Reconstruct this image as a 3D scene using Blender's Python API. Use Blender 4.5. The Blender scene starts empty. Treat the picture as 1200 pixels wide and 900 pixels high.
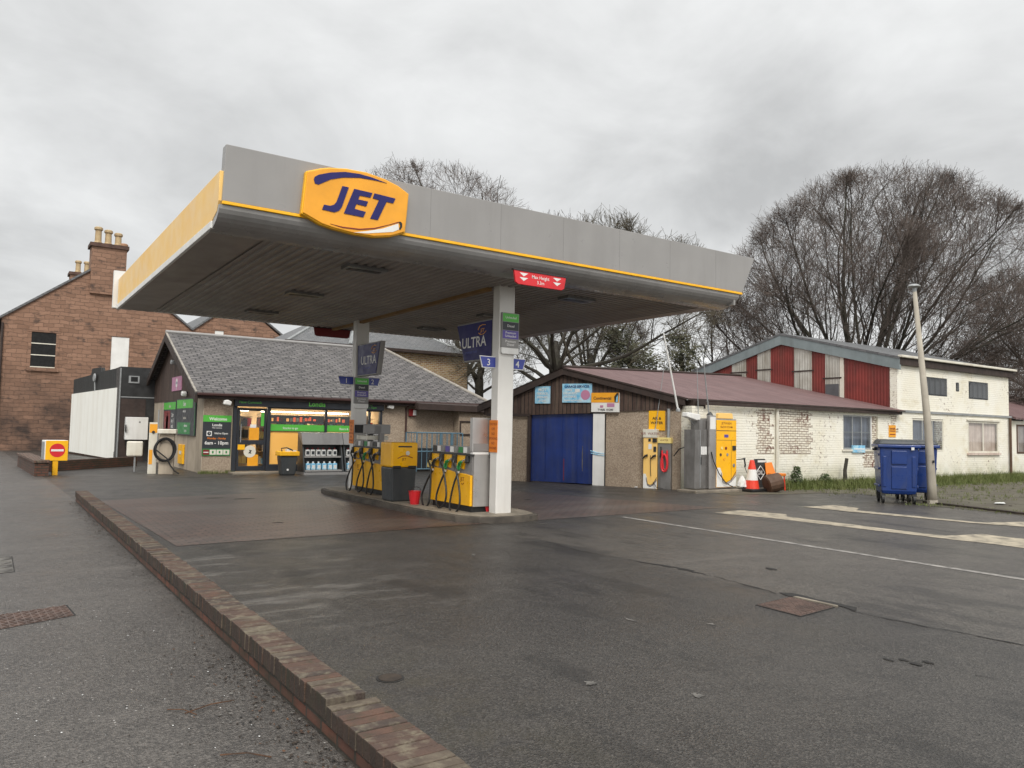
import bpy, math, random
from mathutils import Matrix, Vector
PI = math.pi
random.seed(7)
sc = bpy.context.scene
COL = sc.collection
ORG = {}

# ------------------------------------------------------------------ materials
def lin(r, g, b):
    f = lambda v: (v/12.92 if v <= .04045 else ((v+.055)/1.055)**2.4)
    return (f(r/255), f(g/255), f(b/255))

class NT:
    def __init__(s, name):
        s.mat = bpy.data.materials.new(name); s.mat.use_nodes = True
        s.t = s.mat.node_tree; s.n = s.t.nodes; s.l = s.t.links
        s.b = s.n['Principled BSDF']; s.out = s.n['Material Output']
        s._obj = None; s._uv = None
    def node(s, ty, **kw):
        x = s.n.new(ty)
        for k, v in kw.items(): setattr(x, k, v)
        return x
    def set(s, x, **kw):
        for k, v in kw.items():
            x.inputs[k.replace('_', ' ')].default_value = v
        return x
    def obj(s):
        if s._obj is None: s._obj = s.node('ShaderNodeTexCoord').outputs['Object']
        return s._obj
    def geo(s):
        return s.node('ShaderNodeNewGeometry').outputs['Position']
    def uv(s):
        if s._uv is None: s._uv = s.node('ShaderNodeTexCoord').outputs['UV']
        return s._uv
    def noise(s, vec, scale, detail=5, rough=.55, stretch=None):
        if stretch:
            m = s.node('ShaderNodeMapping'); m.inputs['Scale'].default_value = stretch
            s.l.new(vec, m.inputs['Vector']); vec = m.outputs[0]
        x = s.node('ShaderNodeTexNoise'); s.set(x, Scale=scale, Detail=detail, Roughness=rough)
        s.l.new(vec, x.inputs['Vector']); return x.outputs['Fac']
    def ramp(s, fac, lo, hi, a=0., b=1.):
        x = s.node('ShaderNodeMapRange'); x.clamp = True
        s.set(x, From_Min=lo, From_Max=hi, To_Min=a, To_Max=b)
        s.l.new(fac, x.inputs['Value']); return x.outputs[0]
    def mix(s, fac, a, b, mode='MIX'):
        x = s.node('ShaderNodeMix', data_type='RGBA', blend_type=mode)
        if isinstance(fac, (int, float)): x.inputs[0].default_value = fac
        else: s.l.new(fac, x.inputs[0])
        for i, v in ((6, a), (7, b)):
            if isinstance(v, tuple): x.inputs[i].default_value = (*v[:3], 1)
            else: s.l.new(v, x.inputs[i])
        return x.outputs[2]
    def math(s, op, a, b=None):
        x = s.node('ShaderNodeMath', operation=op)
        for i, v in ((0, a), (1, b)):
            if v is None: continue
            if isinstance(v, (int, float)): x.inputs[i].default_value = v
            else: s.l.new(v, x.inputs[i])
        return x.outputs[0]
    def bump(s, h, dist=.01, strength=1.):
        x = s.node('ShaderNodeBump'); s.set(x, Strength=strength, Distance=dist)
        s.l.new(h, x.inputs['Height']); 
        if s.b.inputs['Normal'].is_linked:
            s.l.new(s.b.inputs['Normal'].links[0].from_socket, x.inputs['Normal'])
        s.l.new(x.outputs[0], s.b.inputs['Normal'])
    def color(s, c):
        if isinstance(c, tuple): s.b.inputs['Base Color'].default_value = (*c[:3], 1)
        else: s.l.new(c, s.b.inputs['Base Color'])
    def rough(s, r):
        if isinstance(r, (int, float)): s.b.inputs['Roughness'].default_value = r
        else: s.l.new(r, s.b.inputs['Roughness'])

def M(name, c, c2=None, scale=3., rough=.55, metal=0., bump=0., bscale=60., dirt=None, damt=.5, dscale=2.5, dst=(1, 1, .12), spec=.5, rvar=.12):
    t = NT(name)
    if c2 is None: c2 = tuple(v*.82 for v in c)
    v = t.obj()
    col = t.mix(t.ramp(t.noise(v, scale), .35, .65), c, c2)
    if dirt:
        col = t.mix(t.ramp(t.noise(v, dscale, 7, .62, dst), .48, .72, 0, damt), col, dirt)
    t.color(col)
    t.rough(t.ramp(t.noise(v, scale*2.3), .3, .7, max(.02, rough-rvar), min(1, rough+rvar)))
    t.b.inputs['Metallic'].default_value = metal
    t.b.inputs['Specular IOR Level'].default_value = spec
    if bump: t.bump(t.noise(v, bscale, 4), bump)
    return t.mat

def BR(name, c1, c2, mortar, bw=.225, bh=.075, ms=.012, dirt=(.03, .026, .022), damt=.6, dscale=1.2, dlo=.5, dhi=.7, rough=.8, bump=.006, c3=None, c3lo=.55, c3hi=.6, offset=.5, bias=0., dst=(1, 1, .6), wob=0., low=None):
    t = NT(name)
    br = t.node('ShaderNodeTexBrick'); br.offset = offset
    t.set(br, Scale=1., Mortar_Size=ms, Mortar_Smooth=.2, Brick_Width=bw, Row_Height=bh, Bias=bias)
    br.inputs['Color1'].default_value = (*c1, 1); br.inputs['Color2'].default_value = (*c2, 1); br.inputs['Mortar'].default_value = (*mortar, 1)
    uv = t.uv()
    if wob:
        nz = t.node('ShaderNodeTexNoise'); t.set(nz, Scale=2.2, Detail=3.); t.l.new(uv, nz.inputs['Vector'])
        va = t.node('ShaderNodeVectorMath', operation='MULTIPLY_ADD'); t.l.new(nz.outputs['Color'], va.inputs[0])
        va.inputs[1].default_value = (wob, wob, 0); t.l.new(uv, va.inputs[2]); uv = va.outputs[0]
    t.l.new(uv, br.inputs['Vector'])
    col = br.outputs['Color']
    col = t.mix(.5, col, t.mix(t.ramp(t.noise(t.uv(), 9, 4), .3, .7), (.45, .45, .45), (1.1, 1.1, 1.1)), 'MULTIPLY') if not c3 else col
    if c3:
        m = t.ramp(t.noise(t.uv(), 7., 6, .65), c3lo, c3hi)
        m2 = t.ramp(t.noise(t.uv(), .9, 3, .5), .42, .58)
        col = t.mix(t.math('MULTIPLY', m, m2), col, c3)
    col = t.mix(t.ramp(t.noise(t.uv(), dscale, 7, .65, dst), dlo, dhi, 0, damt), col, dirt)
    if low:
        sp = t.node('ShaderNodeSeparateXYZ'); t.l.new(t.geo(), sp.inputs[0])
        f = t.math('MULTIPLY', t.ramp(sp.outputs[2], low[0], low[1], 1, 0), t.ramp(t.noise(t.uv(), .7, 6, .6), .35, .6, .15, 1.))
        col = t.mix(t.math('MULTIPLY', f, low[2]), col, low[3])
    t.color(col); t.rough(rough)
    t.bump(br.outputs['Fac'], -bump) if False else t.bump(t.math('SUBTRACT', 1., br.outputs['Fac']), bump)
    t.bump(t.noise(t.uv(), 45, 4), bump*.5)
    return t.mat

def EM(name, c, s):
    t = NT(name); t.color(c)
    t.b.inputs['Emission Color'].default_value = (*c, 1); t.b.inputs['Emission Strength'].default_value = s
    return t.mat

def GLASS(name, tint=(.75, .8, .8), refl=.9):
    t = NT(name); t.n.remove(t.b)
    tr = t.node('ShaderNodeBsdfTransparent'); tr.inputs[0].default_value = (*tint, 1)
    gl = t.node('ShaderNodeBsdfGlossy'); gl.inputs['Roughness'].default_value = .03; gl.inputs['Color'].default_value = (refl, refl, refl, 1)
    fr = t.node('ShaderNodeLayerWeight'); fr.inputs[0].default_value = .5
    fr_ = t.math('ADD', t.math('MULTIPLY', t.math('POWER', fr.outputs['Facing'], 4.), .8), .05)
    mx = t.node('ShaderNodeMixShader'); t.l.new(fr_, mx.inputs[0]); t.l.new(tr.outputs[0], mx.inputs[1]); t.l.new(gl.outputs[0], mx.inputs[2])
    t.l.new(mx.outputs[0], t.out.inputs[0]); return t.mat

def asphalt(name, base, lite, patch, speck=(.5, .48, .45), speck_amt=.0, rough=(.28, .62), big=.35, dust=False):
    t = NT(name); v = t.geo()
    n1 = t.ramp(t.noise(v, big, 6, .6), .38, .62)
    n2 = t.ramp(t.noise(v, 2.3, 6, .65), .4, .66)
    col = t.mix(n1, base, lite)
    col = t.mix(t.math('MULTIPLY', n2, .6), col, patch)
    st = t.ramp(t.noise(v, .55, 7, .65, (.25, 1.5, 1)), .58, .72)
    col = t.mix(t.math('MULTIPLY', st, .45), col, tuple(x*2.1 for x in lite))
    vo = t.node('ShaderNodeTexVoronoi'); t.set(vo, Scale=95.); t.l.new(v, vo.inputs['Vector'])
    ag = t.node('ShaderNodeSeparateColor'); t.l.new(vo.outputs['Color'], ag.inputs[0])
    col = t.mix(t.ramp(ag.outputs[0], .35, 1., 0., .7), col, tuple(x*2.2 for x in lite)); col = t.mix(t.ramp(ag.outputs[1], .7, 1., 0., .7), col, tuple(x*.35 for x in base))
    if speck_amt:
        v2 = t.node('ShaderNodeTexVoronoi'); t.set(v2, Scale=33.); t.l.new(v, v2.inputs['Vector'])
        sc2 = t.node('ShaderNodeSeparateColor'); t.l.new(v2.outputs['Color'], sc2.inputs[0])
        d = t.ramp(v2.outputs['Distance'], .13, .22, 1, 0)
        f = t.math('MULTIPLY', t.math('MULTIPLY', d, t.ramp(sc2.outputs[0], .9, .93)), t.ramp(t.noise(v, 1.1, 3), .4, .6, .1, speck_amt))
        col = t.mix(f, col, speck)
    if dust:
        sx = t.node('ShaderNodeSeparateXYZ'); t.l.new(v, sx.inputs[0])
        reg = t.math('MULTIPLY', t.math('MULTIPLY', t.ramp(sx.outputs[0], 2.0, 4.6, 1, 0), t.ramp(sx.outputs[1], 5.2, 6.6, 0, 1)), t.ramp(sx.outputs[1], 9.4, 10.6, 1, 0))
        dn = t.ramp(t.noise(v, 1.25, 7, .68, (.75, 2.2, 1)), .52, .66)
        col = t.mix(t.math('MULTIPLY', t.math('MULTIPLY', reg, dn), .85), col, (.17, .158, .142))
        ed = t.math('ADD', sx.outputs[0], t.math('MULTIPLY', t.noise(v, 1.7, 4), .5))
        lay = t.math('MULTIPLY', t.ramp(ed, 6.90, 7.06, 0, 1), t.ramp(sx.outputs[1], 9.6, 10.8, 1, 0))
        col = t.mix(t.math('MULTIPLY', lay, .75), col, t.mix(1., col, (1.75, 1.72, 1.68), 'MULTIPLY'))
        oil = t.ramp(t.noise(v, .8, 7, .66, (1.6, .5, 1)), .55, .62)
        col = t.mix(t.math('MULTIPLY', oil, .55), col, (.010, .009, .008))
        mo = t.math('MULTIPLY', t.ramp(sx.outputs[0], 1.8, 3.0, 1, 0), t.math('MULTIPLY', t.ramp(t.noise(v, 2.2, 6, .6), .45, .6), t.ramp(sx.outputs[1], 4.6, 5.6, 1, 0)))
        col = t.mix(t.math('MULTIPLY', mo, .5), col, (.05, .042, .022))
    t.color(col)
    wet = t.math('ADD', t.math('MULTIPLY', n1, .5), t.math('MULTIPLY', t.ramp(t.noise(v, 1.3, 5, .6), .35, .65), .5))
    t.rough(t.ramp(wet, 0, 1, rough[0], rough[1]))
    t.b.inputs['Specular IOR Level'].default_value = .5
    t.bump(vo.outputs['Distance'], .007, .85)
    t.bump(t.noise(v, 3., 5), .02, .5)
    return t.mat

YEL = (.94, .49, .006); YELD = (.87, .43, .006)
m = {}
m['asphalt'] = asphalt('forecourt_asphalt', (.021, .0188, .0164), (.047, .0422, .037), (.016, .0145, .0128), speck_amt=.25, rough=(.27, .58), big=.24, dust=True)
m['path'] = asphalt('footpath_asphalt', (.046, .0415, .037), (.078, .0705, .063), (.030, .027, .0245), speck_amt=1., rough=(.24, .55))
m['road'] = asphalt('road_asphalt', (.05, .05, .05), (.07, .07, .068), (.04, .04, .04))
m['grey'] = M('grey_paint', (.285, .275, .265), (.262, .253, .244), 1.5, .38, dirt=(.21, .20, .19), damt=.35, dscale=3)
m['bull'] = M('bullnose_trim', (.34, .33, .32), None, 1.5, .30, dirt=(.2, .19, .18), damt=.35)
m['greyd'] = M('grey_trim', (.17, .165, .16), None, 1.5, .35, dirt=(.06, .055, .05), damt=.4)
m['soffit'] = M('soffit_metal', (.32, .288, .265), (.28, .25, .23), .8, .5, dirt=(.14, .11, .09), damt=.5, dscale=.8, dst=(1, .25, 1))
m['white'] = M('white_paint', (.78, .77, .74), (.70, .69, .66), 2, .45, dirt=(.4, .37, .32), damt=.3)
m['column'] = M('column_paint', (.72, .70, .66), (.66, .64, .60), 1.5, .42, dirt=(.36, .33, .29), damt=.45, dscale=1.6)
m['yellow'] = M('yellow_paint', YEL, YELD, 3, .35, dirt=(.45, .2, .01), damt=.25)
m['yellowpale'] = M('faded_yellow_panel', (.90, .58, .18), (.88, .54, .15), 1.2, .4, dirt=(.75, .5, .25), damt=.3, dst=(.3, .3, 1))
m['navy'] = M('navy_vinyl', (.020, .018, .125), None, 3, .4, spec=.3)
m['blue'] = M('sign_blue', (.05, .07, .35), None, 3, .35)
m['purple'] = M('sign_purple', (.10, .07, .32), None, 3, .4)
m['green'] = M('sign_green', (.09, .45, .05), (.08, .42, .05), 3, .4)
m['greenb'] = M('bright_green_letters', (.16, .70, .07), None, 3, .4)
m['greend'] = M('dark_green', (.02, .22, .05), None, 3, .45)
m['dark'] = M('dark_grey_frame', (.020, .024, .032), (.017, .02, .027), 3, .42)
m['charcoal'] = M('charcoal_vinyl', (.03, .034, .04), None, 3, .45)
m['black'] = M('black_rubber', (.012, .012, .012), None, 5, .5)
m['blackp'] = M('black_plastic', (.018, .018, .018), (.03, .03, .03), 4, .42)
m['red'] = M('sign_red', (.68, .022, .03), None, 3, .4)
m['redd'] = M('dark_red', (.20, .012, .012), None, 3, .5)
m['orange'] = M('orange_plastic', (.80, .22, .015), None, 3, .45)
m['orange2'] = M('window_vinyl_orange', (.95, .52, .13), (.93, .49, .11), 1, .4)
m['steel'] = M('stainless_steel', (.50, .48, .46), (.42, .40, .385), 2, .36, metal=.75, dirt=(.2, .18, .16), damt=.4, dscale=3, dst=(2, 2, .1))
m['steel2'] = M('dull_steel', (.28, .27, .26), (.20, .19, .18), 2.5, .45, metal=.6, dirt=(.09, .08, .07), damt=.6, dscale=3, dst=(2, 2, .2))
m['galv'] = M('galvanised', (.35, .36, .36), None, 8, .5, metal=.4)
m['panel'] = M('pump_grey', (.24, .23, .22), None, 3, .45)
m['cream'] = M('pale_plastic', (.70, .67, .58), (.62, .58, .48), 3, .5, dirt=(.35, .28, .2), damt=.35)
m['paleyellow'] = M('pale_yellow', (.80, .66, .26), (.78, .6, .2), 3, .5)
m['wheely'] = M('grey_bin_plastic', (.042, .047, .05), (.036, .04, .043), 3, .45, dirt=(.09, .085, .075), damt=.4)
m['binblue'] = M('blue_bin_plastic', (.008, .036, .175), (.007, .029, .14), 2, .34, dirt=(.05, .06, .10), damt=.4, dscale=4, dst=(1, 1, .5), bump=.003, bscale=8)
m['doorblue'] = M('blue_door_paint', (.007, .030, .18), (.005, .020, .115), 1.6, .45, dirt=(.045, .055, .11), damt=.55, dscale=3.5, dst=(2.2, 2.2, .12))
m['concrete'] = M('pale_concrete', (.28, .24, .185), (.18, .155, .12), 2.2, .75, dirt=(.10, .08, .06), damt=.65, dscale=3, dst=(1, 1, 1), bump=.004, bscale=50)
m['kerb'] = M('kerb_concrete', (.26, .22, .17), (.16, .14, .11), 3, .75, dirt=(.06, .05, .04), damt=.7, dscale=4, dst=(1, 1, 1), bump=.004)
m['islk'] = M('dirty_island_kerb', (.105, .088, .068), (.06, .05, .04), 3, .75, dirt=(.03, .026, .022), damt=.8, dscale=4, dst=(1, 1, 1), bump=.004)
m['post'] = M('lamp_concrete', (.42, .38, .31), (.34, .305, .25), 3, .75, dirt=(.16, .14, .10), damt=.45, dscale=4, bump=.003)
m['line'] = M('worn_white_line', (.34, .32, .29), (.16, .15, .14), 5, .65, dirt=(.06, .055, .05), damt=.9, dscale=8, dst=(1, 1, 1))
m['yline'] = M('worn_cream_line', (.44, .38, .28), (.27, .235, .175), 4, .7, dirt=(.085, .075, .065), damt=.95, dscale=5, dst=(1, 1, 1))
m['crack'] = M('dark_crack', (.012, .011, .010), (.022, .02, .018), 9, .9)  # near-black tone for cracks, pot holes, cover rims and dark litter flecks
m['scuff'] = M('pale_scuff', (.15, .14, .125), (.08, .075, .068), 6, .7, dirt=(.05, .047, .044), damt=.95, dscale=7, dst=(1, 1, 1))
m['iron'] = M('rusty_iron', (.16, .105, .085), (.10, .07, .058), 6, .5, metal=.4, dirt=(.05, .035, .03), damt=.6, dst=(1, 1, 1), bump=.003, bscale=120)
m['mud'] = M('verge_mud', (.070, .058, .040), (.10, .092, .060), 1.4, .85, dirt=(.035, .028, .02), damt=.8, dscale=2.2, dst=(1, 1, 1), bump=.02, bscale=3.5)
m['earth'] = M('rough_ground', (.06, .065, .03), (.08, .07, .04), .4, .95, bump=.05, bscale=3)
m['soil'] = M('leaf_litter', (.045, .032, .022), (.025, .018, .013), 8, .95)
m['leafdry'] = M('dead_leaf', (.12, .055, .025), (.05, .03, .02), 10, .9)
m['paper'] = M('scrap_paper', (.72, .72, .70), None, 10, .8)
m['grassmat'] = M('grass_blade', (.085, .115, .020), (.13, .14, .042), 2.5, .7)
m['bush'] = M('bush_leaf', (.035, .06, .014), (.06, .085, .022), 3, .7)
m['ivy'] = M('evergreen_leaf', (.05, .054, .027), (.085, .08, .042), 1.2, .75)
m['bark'] = M('wet_bark', (.045, .039, .030), (.028, .024, .018), 3, .85, dirt=(.05, .055, .025), damt=.6, dst=(1, 1, .5), bump=.03, bscale=6)
m['twig'] = M('twig_bark', (.105, .080, .066), (.075, .058, .049), 1.5, .85)
m['twigo'] = M('olive_twig', (.085, .070, .045), (.06, .052, .034), 1.5, .85)
m['slate'] = BR('grey_roof_tile', (.085, .078, .076), (.190, .175, .172), (.018, .016, .016), .33, .17, .026, damt=.5, dlo=.46, dhi=.72, dirt=(.21, .195, .18), bump=.05, rough=.6, dscale=3, wob=.03)
m['slate2'] = BR('old_slate', (.13, .135, .14), (.17, .17, .172), (.06, .06, .06), .30, .18, .008, damt=.35, dirt=(.08, .08, .075), bump=.01, rough=.55)
m['sandstone'] = BR('red_sandstone', (.315, .180, .118), (.225, .125, .080), (.185, .108, .072), .46, .215, .011, dirt=(.060, .040, .032), damt=.85, dscale=1.3, dlo=.56, dhi=.66, bump=.04, wob=.22, c3=(.085, .052, .038), c3lo=.60, c3hi=.66, low=(1.2, 5.0, .95, (.035, .024, .02)), dst=(1, 1.6, 1))
m['yelbrick'] = BR('yellow_brick', (.46, .31, .14), (.30, .165, .075), (.52, .46, .36), .25, .10, .016, damt=.25, rough=.8)
m['redbrick'] = BR('garden_wall_brick', (.165, .060, .035), (.10, .042, .028), (.045, .038, .030), .225, .075, .012, dirt=(.028, .030, .018), damt=.85, dscale=3, dlo=.42, dhi=.66, rough=.75)
m['coping'] = BR('brick_on_edge', (.165, .085, .058), (.105, .066, .048), (.028, .024, .02), .078, .24, .009, dirt=(.19, .165, .115), damt=.85, dscale=7, dlo=.5, dhi=.7, rough=.7, bump=.012, offset=0., dst=(1, 1, 1))
m['copingv'] = BR('brick_on_edge_face', (.082, .042, .028), (.048, .030, .022), (.012, .011, .009), .078, .30, .010, dirt=(.045, .05, .022), damt=.7, dscale=6, dlo=.45, dhi=.65, rough=.75, bump=.012, offset=0., dst=(1, 1, 1))
for i_, (c_, d_) in enumerate((((.088, .052, .037), (.062, .038, .028)), ((.105, .055, .036), (.070, .040, .029)), ((.060, .039, .030), (.04, .029, .023)), ((.110, .085, .060), (.07, .052, .037)))):
    m['cb%d' % (i_+1)] = M('coping_brick', c_, d_, 9, .72, dirt=(.20, .175, .12) if i_ != 1 else (.03, .035, .018), damt=.75, dscale=14, dst=(1, 1, .35), bump=.006, bscale=90)
m['cbd'] = M('mossy_brick_face', (.050, .030, .021), (.032, .021, .015), 8, .8, dirt=(.022, .025, .011), damt=.85, dscale=6, dst=(1, 1, .5), bump=.006, bscale=90)
m['paver'] = BR('red_block_paving', (.125, .072, .054), (.082, .052, .042), (.024, .020, .017), .23, .115, .014, dirt=(.125, .108, .094), damt=.7, dscale=.75, dlo=.46, dhi=.70, rough=.42, bump=.004, dst=(.35, 1, 1))
m['pebble'] = None
def pebble():
    t = NT('pebble_dash'); v = t.obj()
    vo = t.node('ShaderNodeTexVoronoi'); t.set(vo, Scale=48.); t.l.new(v, vo.inputs['Vector'])
    s = t.node('ShaderNodeSeparateColor'); t.l.new(vo.outputs['Color'], s.inputs[0])
    col = t.mix(t.ramp(s.outputs[0], 0, 1), (.24, .175, .125), (.47, .385, .29))
    col = t.mix(t.ramp(t.noise(v, .9, 6, .6), .4, .65, 0, .4), col, (.20, .15, .11))
    t.color(col); t.rough(.9); t.bump(vo.outputs['Distance'], .012, .6); return t.mat
m['pebble'] = pebble()
m['render'] = M('grey_render', (.44, .37, .28), (.36, .30, .23), 2, .85, dirt=(.16, .13, .10), damt=.5, dscale=2, bump=.006, bscale=60)
def whitewall():
    t = NT('whitewashed_brick'); uv = t.uv()
    br = t.node('ShaderNodeTexBrick'); t.set(br, Scale=1., Mortar_Size=.011, Mortar_Smooth=.6, Brick_Width=.225, Row_Height=.076)
    t.l.new(uv, br.inputs['Vector'])
    col = t.mix(t.ramp(t.noise(uv, .8, 6, .6), .35, .65), (.84, .815, .725), (.80, .755, .62))
    col = t.mix(t.ramp(t.noise(uv, 1.6, 6, .62, (.7, 1, 1)), .56, .72, 0, .7), col, (.62, .55, .38))
    # flaked paint showing brick in scattered spots
    fl = t.math('MULTIPLY', t.ramp(t.noise(uv, 8., 7, .7), .56, .62), t.ramp(t.noise(uv, .55, 3, .5), .5, .64))
    col = t.mix(fl, col, (.20, .13, .095))
    col = t.mix(t.math('MULTIPLY', br.outputs['Fac'], t.ramp(t.noise(uv, 1.1, 4), .45, .65, .0, .28)), col, (.46, .40, .30))
    sp = t.node('ShaderNodeSeparateXYZ'); t.l.new(t.geo(), sp.inputs[0])
    f = t.math('MULTIPLY', t.ramp(sp.outputs[2], .05, .75, 1, 0), t.ramp(t.noise(uv, 1.4, 6, .65), .35, .6, .15, .8))
    col = t.mix(f, col, (.26, .26, .13))
    t.color(col); t.rough(.8); t.bump(t.math('SUBTRACT', 1., br.outputs['Fac']), .006); t.bump(t.noise(uv, 30, 4), .004)
    return t.mat
m['wwall'] = whitewall()
m['wbrick'] = BR('flaking_painted_brick', (.80, .76, .65), (.74, .69, .57), (.27, .19, .14), .225, .076, .011, dirt=(.45, .36, .24), damt=.35, c3=(.19, .10, .075), c3lo=.50, c3hi=.56, bump=.012, dscale=4, wob=.06)
m['timber'] = BR('dark_brown_boarding', (.058, .032, .024), (.095, .058, .042), (.018, .011, .009), .13, 30., .014, dirt=(.14, .105, .075), damt=.55, dscale=5, dst=(1.6, .12, 1), dlo=.52, offset=0., bump=.012, rough=.75)
m['blackfence'] = BR('black_boarding', (.020, .021, .020), (.028, .028, .027), (.008, .008, .008), .30, 30., .02, offset=0., bump=.012, rough=.7, damt=.2)
m['fasciawood'] = M('dark_fascia_board', (.030, .018, .014), (.045, .028, .022), 3, .7, dirt=(.012, .01, .009), damt=.5)
def corr(name, c, c2, dirt, damt, pitch=.076, amp=.02, rough=.6, streak=(1.4, .1, 1), dscale=2.):
    t = NT(name); uv = t.uv()
    w = t.node('ShaderNodeTexWave', wave_type='BANDS', bands_direction='X', wave_profile='SIN')
    t.set(w, Scale=1/(pitch*20)*2*PI/ (2*PI) * 1.0); w.inputs['Scale'].default_value = .314/pitch
    t.l.new(uv, w.inputs['Vector'])
    col = t.mix(t.ramp(t.noise(uv, 1.5, 5, .6), .35, .65), c, c2)
    col = t.mix(t.ramp(t.noise(uv, dscale, 7, .65, streak), .47, .70, 0, damt), col, dirt)
    t.color(col); t.rough(rough); t.bump(w.outputs['Fac'], amp); return t.mat
m['corred'] = corr('red_corrugated_sheet', (.225, .034, .026), (.15, .024, .019), (.085, .036, .024), .85, .12, .012)
m['corgrey'] = corr('translucent_corrugated_sheet', (.52, .51, .46), (.38, .36, .31), (.17, .14, .10), .8, .12, .012)
m['corpurple'] = corr('purple_brown_roof_sheet', (.150, .084, .080), (.112, .062, .060), (.225, .150, .145), .55, .15, .02, streak=(1.6, .14, 1))
m['cladwhite'] = corr('white_vertical_cladding', (.86, .85, .79), (.83, .82, .76), (.60, .55, .45), .45, .2, .006, streak=(1.5, .08, 1), dscale=1.5)
m['barge'] = M('grey_green_bargeboard', (.22, .26, .265), (.18, .215, .22), 2, .6, dirt=(.10, .11, .105), damt=.4)
m['gla'] = GLASS('shop_glass', (.92, .94, .94)); m['glad'] = GLASS('window_glass', (.66, .69, .71))
m['curtain'] = M('net_curtain', (.68, .56, .49), (.50, .38, .32), 2, .9, dirt=(.12, .08, .06), damt=.5, dscale=5, dst=(4, 4, .1))
m['blind'] = M('blue_grey_curtain', (.30, .32, .38), (.17, .185, .23), 2, .9, dirt=(.06, .06, .07), damt=.6, dscale=4, dst=(4, 4, .1))
m['board'] = M('grey_window_board', (.10, .10, .105), (.07, .07, .075), 3, .7)
m['cage'] = M('blue_grey_cage', (.10, .19, .25), (.085, .155, .20), 3, .5)
m['void'] = M('dark_interior', (.010, .010, .010), None, 3, .9)
m['pot'] = M('buff_chimney_pot', (.48, .36, .20), (.36, .25, .14), 3, .8, dirt=(.12, .08, .05), damt=.5, dst=(1, 1, 1))
m['terra'] = M('terracotta_pot', (.36, .20, .12), None, 3, .8)
m['copperst'] = M('chimney_stone', (.115, .062, .045), (.075, .043, .033), 2, .85, dirt=(.03, .024, .02), damt=.7, dst=(1, 1, 1), bump=.02, bscale=8)
m['gutter'] = M('brown_gutter', (.050, .018, .015), None, 3, .5)
m['beam'] = M('rusty_beam', (.30, .17, .05), (.2, .11, .04), 2, .6)
m['verge'] = M('mortar_verge', (.34, .31, .27), (.22, .2, .17), 5, .8)
m['pink'] = M('badge_pink', (.50, .20, .30), (.42, .2, .33), 6, .5)
m['skyblue'] = M('sign_sky_blue', (.13, .42, .66), (.42, .66, .76), 7, .5, dirt=(.6, .72, .78), damt=.7, dst=(1, 1, .6))
m['contior'] = M('sign_orange', (.88, .38, .02), None, 2, .45)
m['lit'] = EM('lit_tube', (1., .84, .62), 15.)
m['ledred'] = EM('lit_red_sign', (1., .16, .05), .55)
m['ledor'] = EM('lit_orange_sign', (1., .45, .12), .7)
m['wallin'] = M('shop_interior', (.62, .50, .34), (.5, .4, .27), 2, .7)
m['drumb'] = M('brown_drum', (.11, .060, .035), (.07, .038, .022), 4, .7)
m['conered'] = M('cone_red', (.75, .045, .02), (.7, .06, .03), 5, .45)
m['lead'] = M('lead_flashing', (.30, .31, .31), (.22, .23, .23), 3, .6)

# ------------------------------------------------------------------ mesh builder
def PF(x, y, z, deg):
    a = math.radians(deg); c, s = math.cos(a), math.sin(a)
    # local x along the wall, local y up, local z out of the wall
    return Matrix(((c, 0, s, x), (s, 0, -c, y), (0, 1, 0, z), (0, 0, 0, 1)))
def RZ(x, y, z, deg): return Matrix.Translation((x, y, z)) @ Matrix.Rotation(math.radians(deg), 4, 'Z')

TXT = {}
def textmesh(s, bold):
    if (s, bold) not in TXT:
        c = bpy.data.curves.new('t', 'FONT'); c.body = s; c.size = 1; c.resolution_u = 3; c.offset = bold
        o = bpy.data.objects.new('t', c); me = o.to_mesh()
        TXT[(s, bold)] = ([v.co.copy() for v in me.vertices], [tuple(p.vertices) for p in me.polygons])
        o.to_mesh_clear(); bpy.data.objects.remove(o); bpy.data.curves.remove(c)
    return TXT[(s, bold)]

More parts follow.
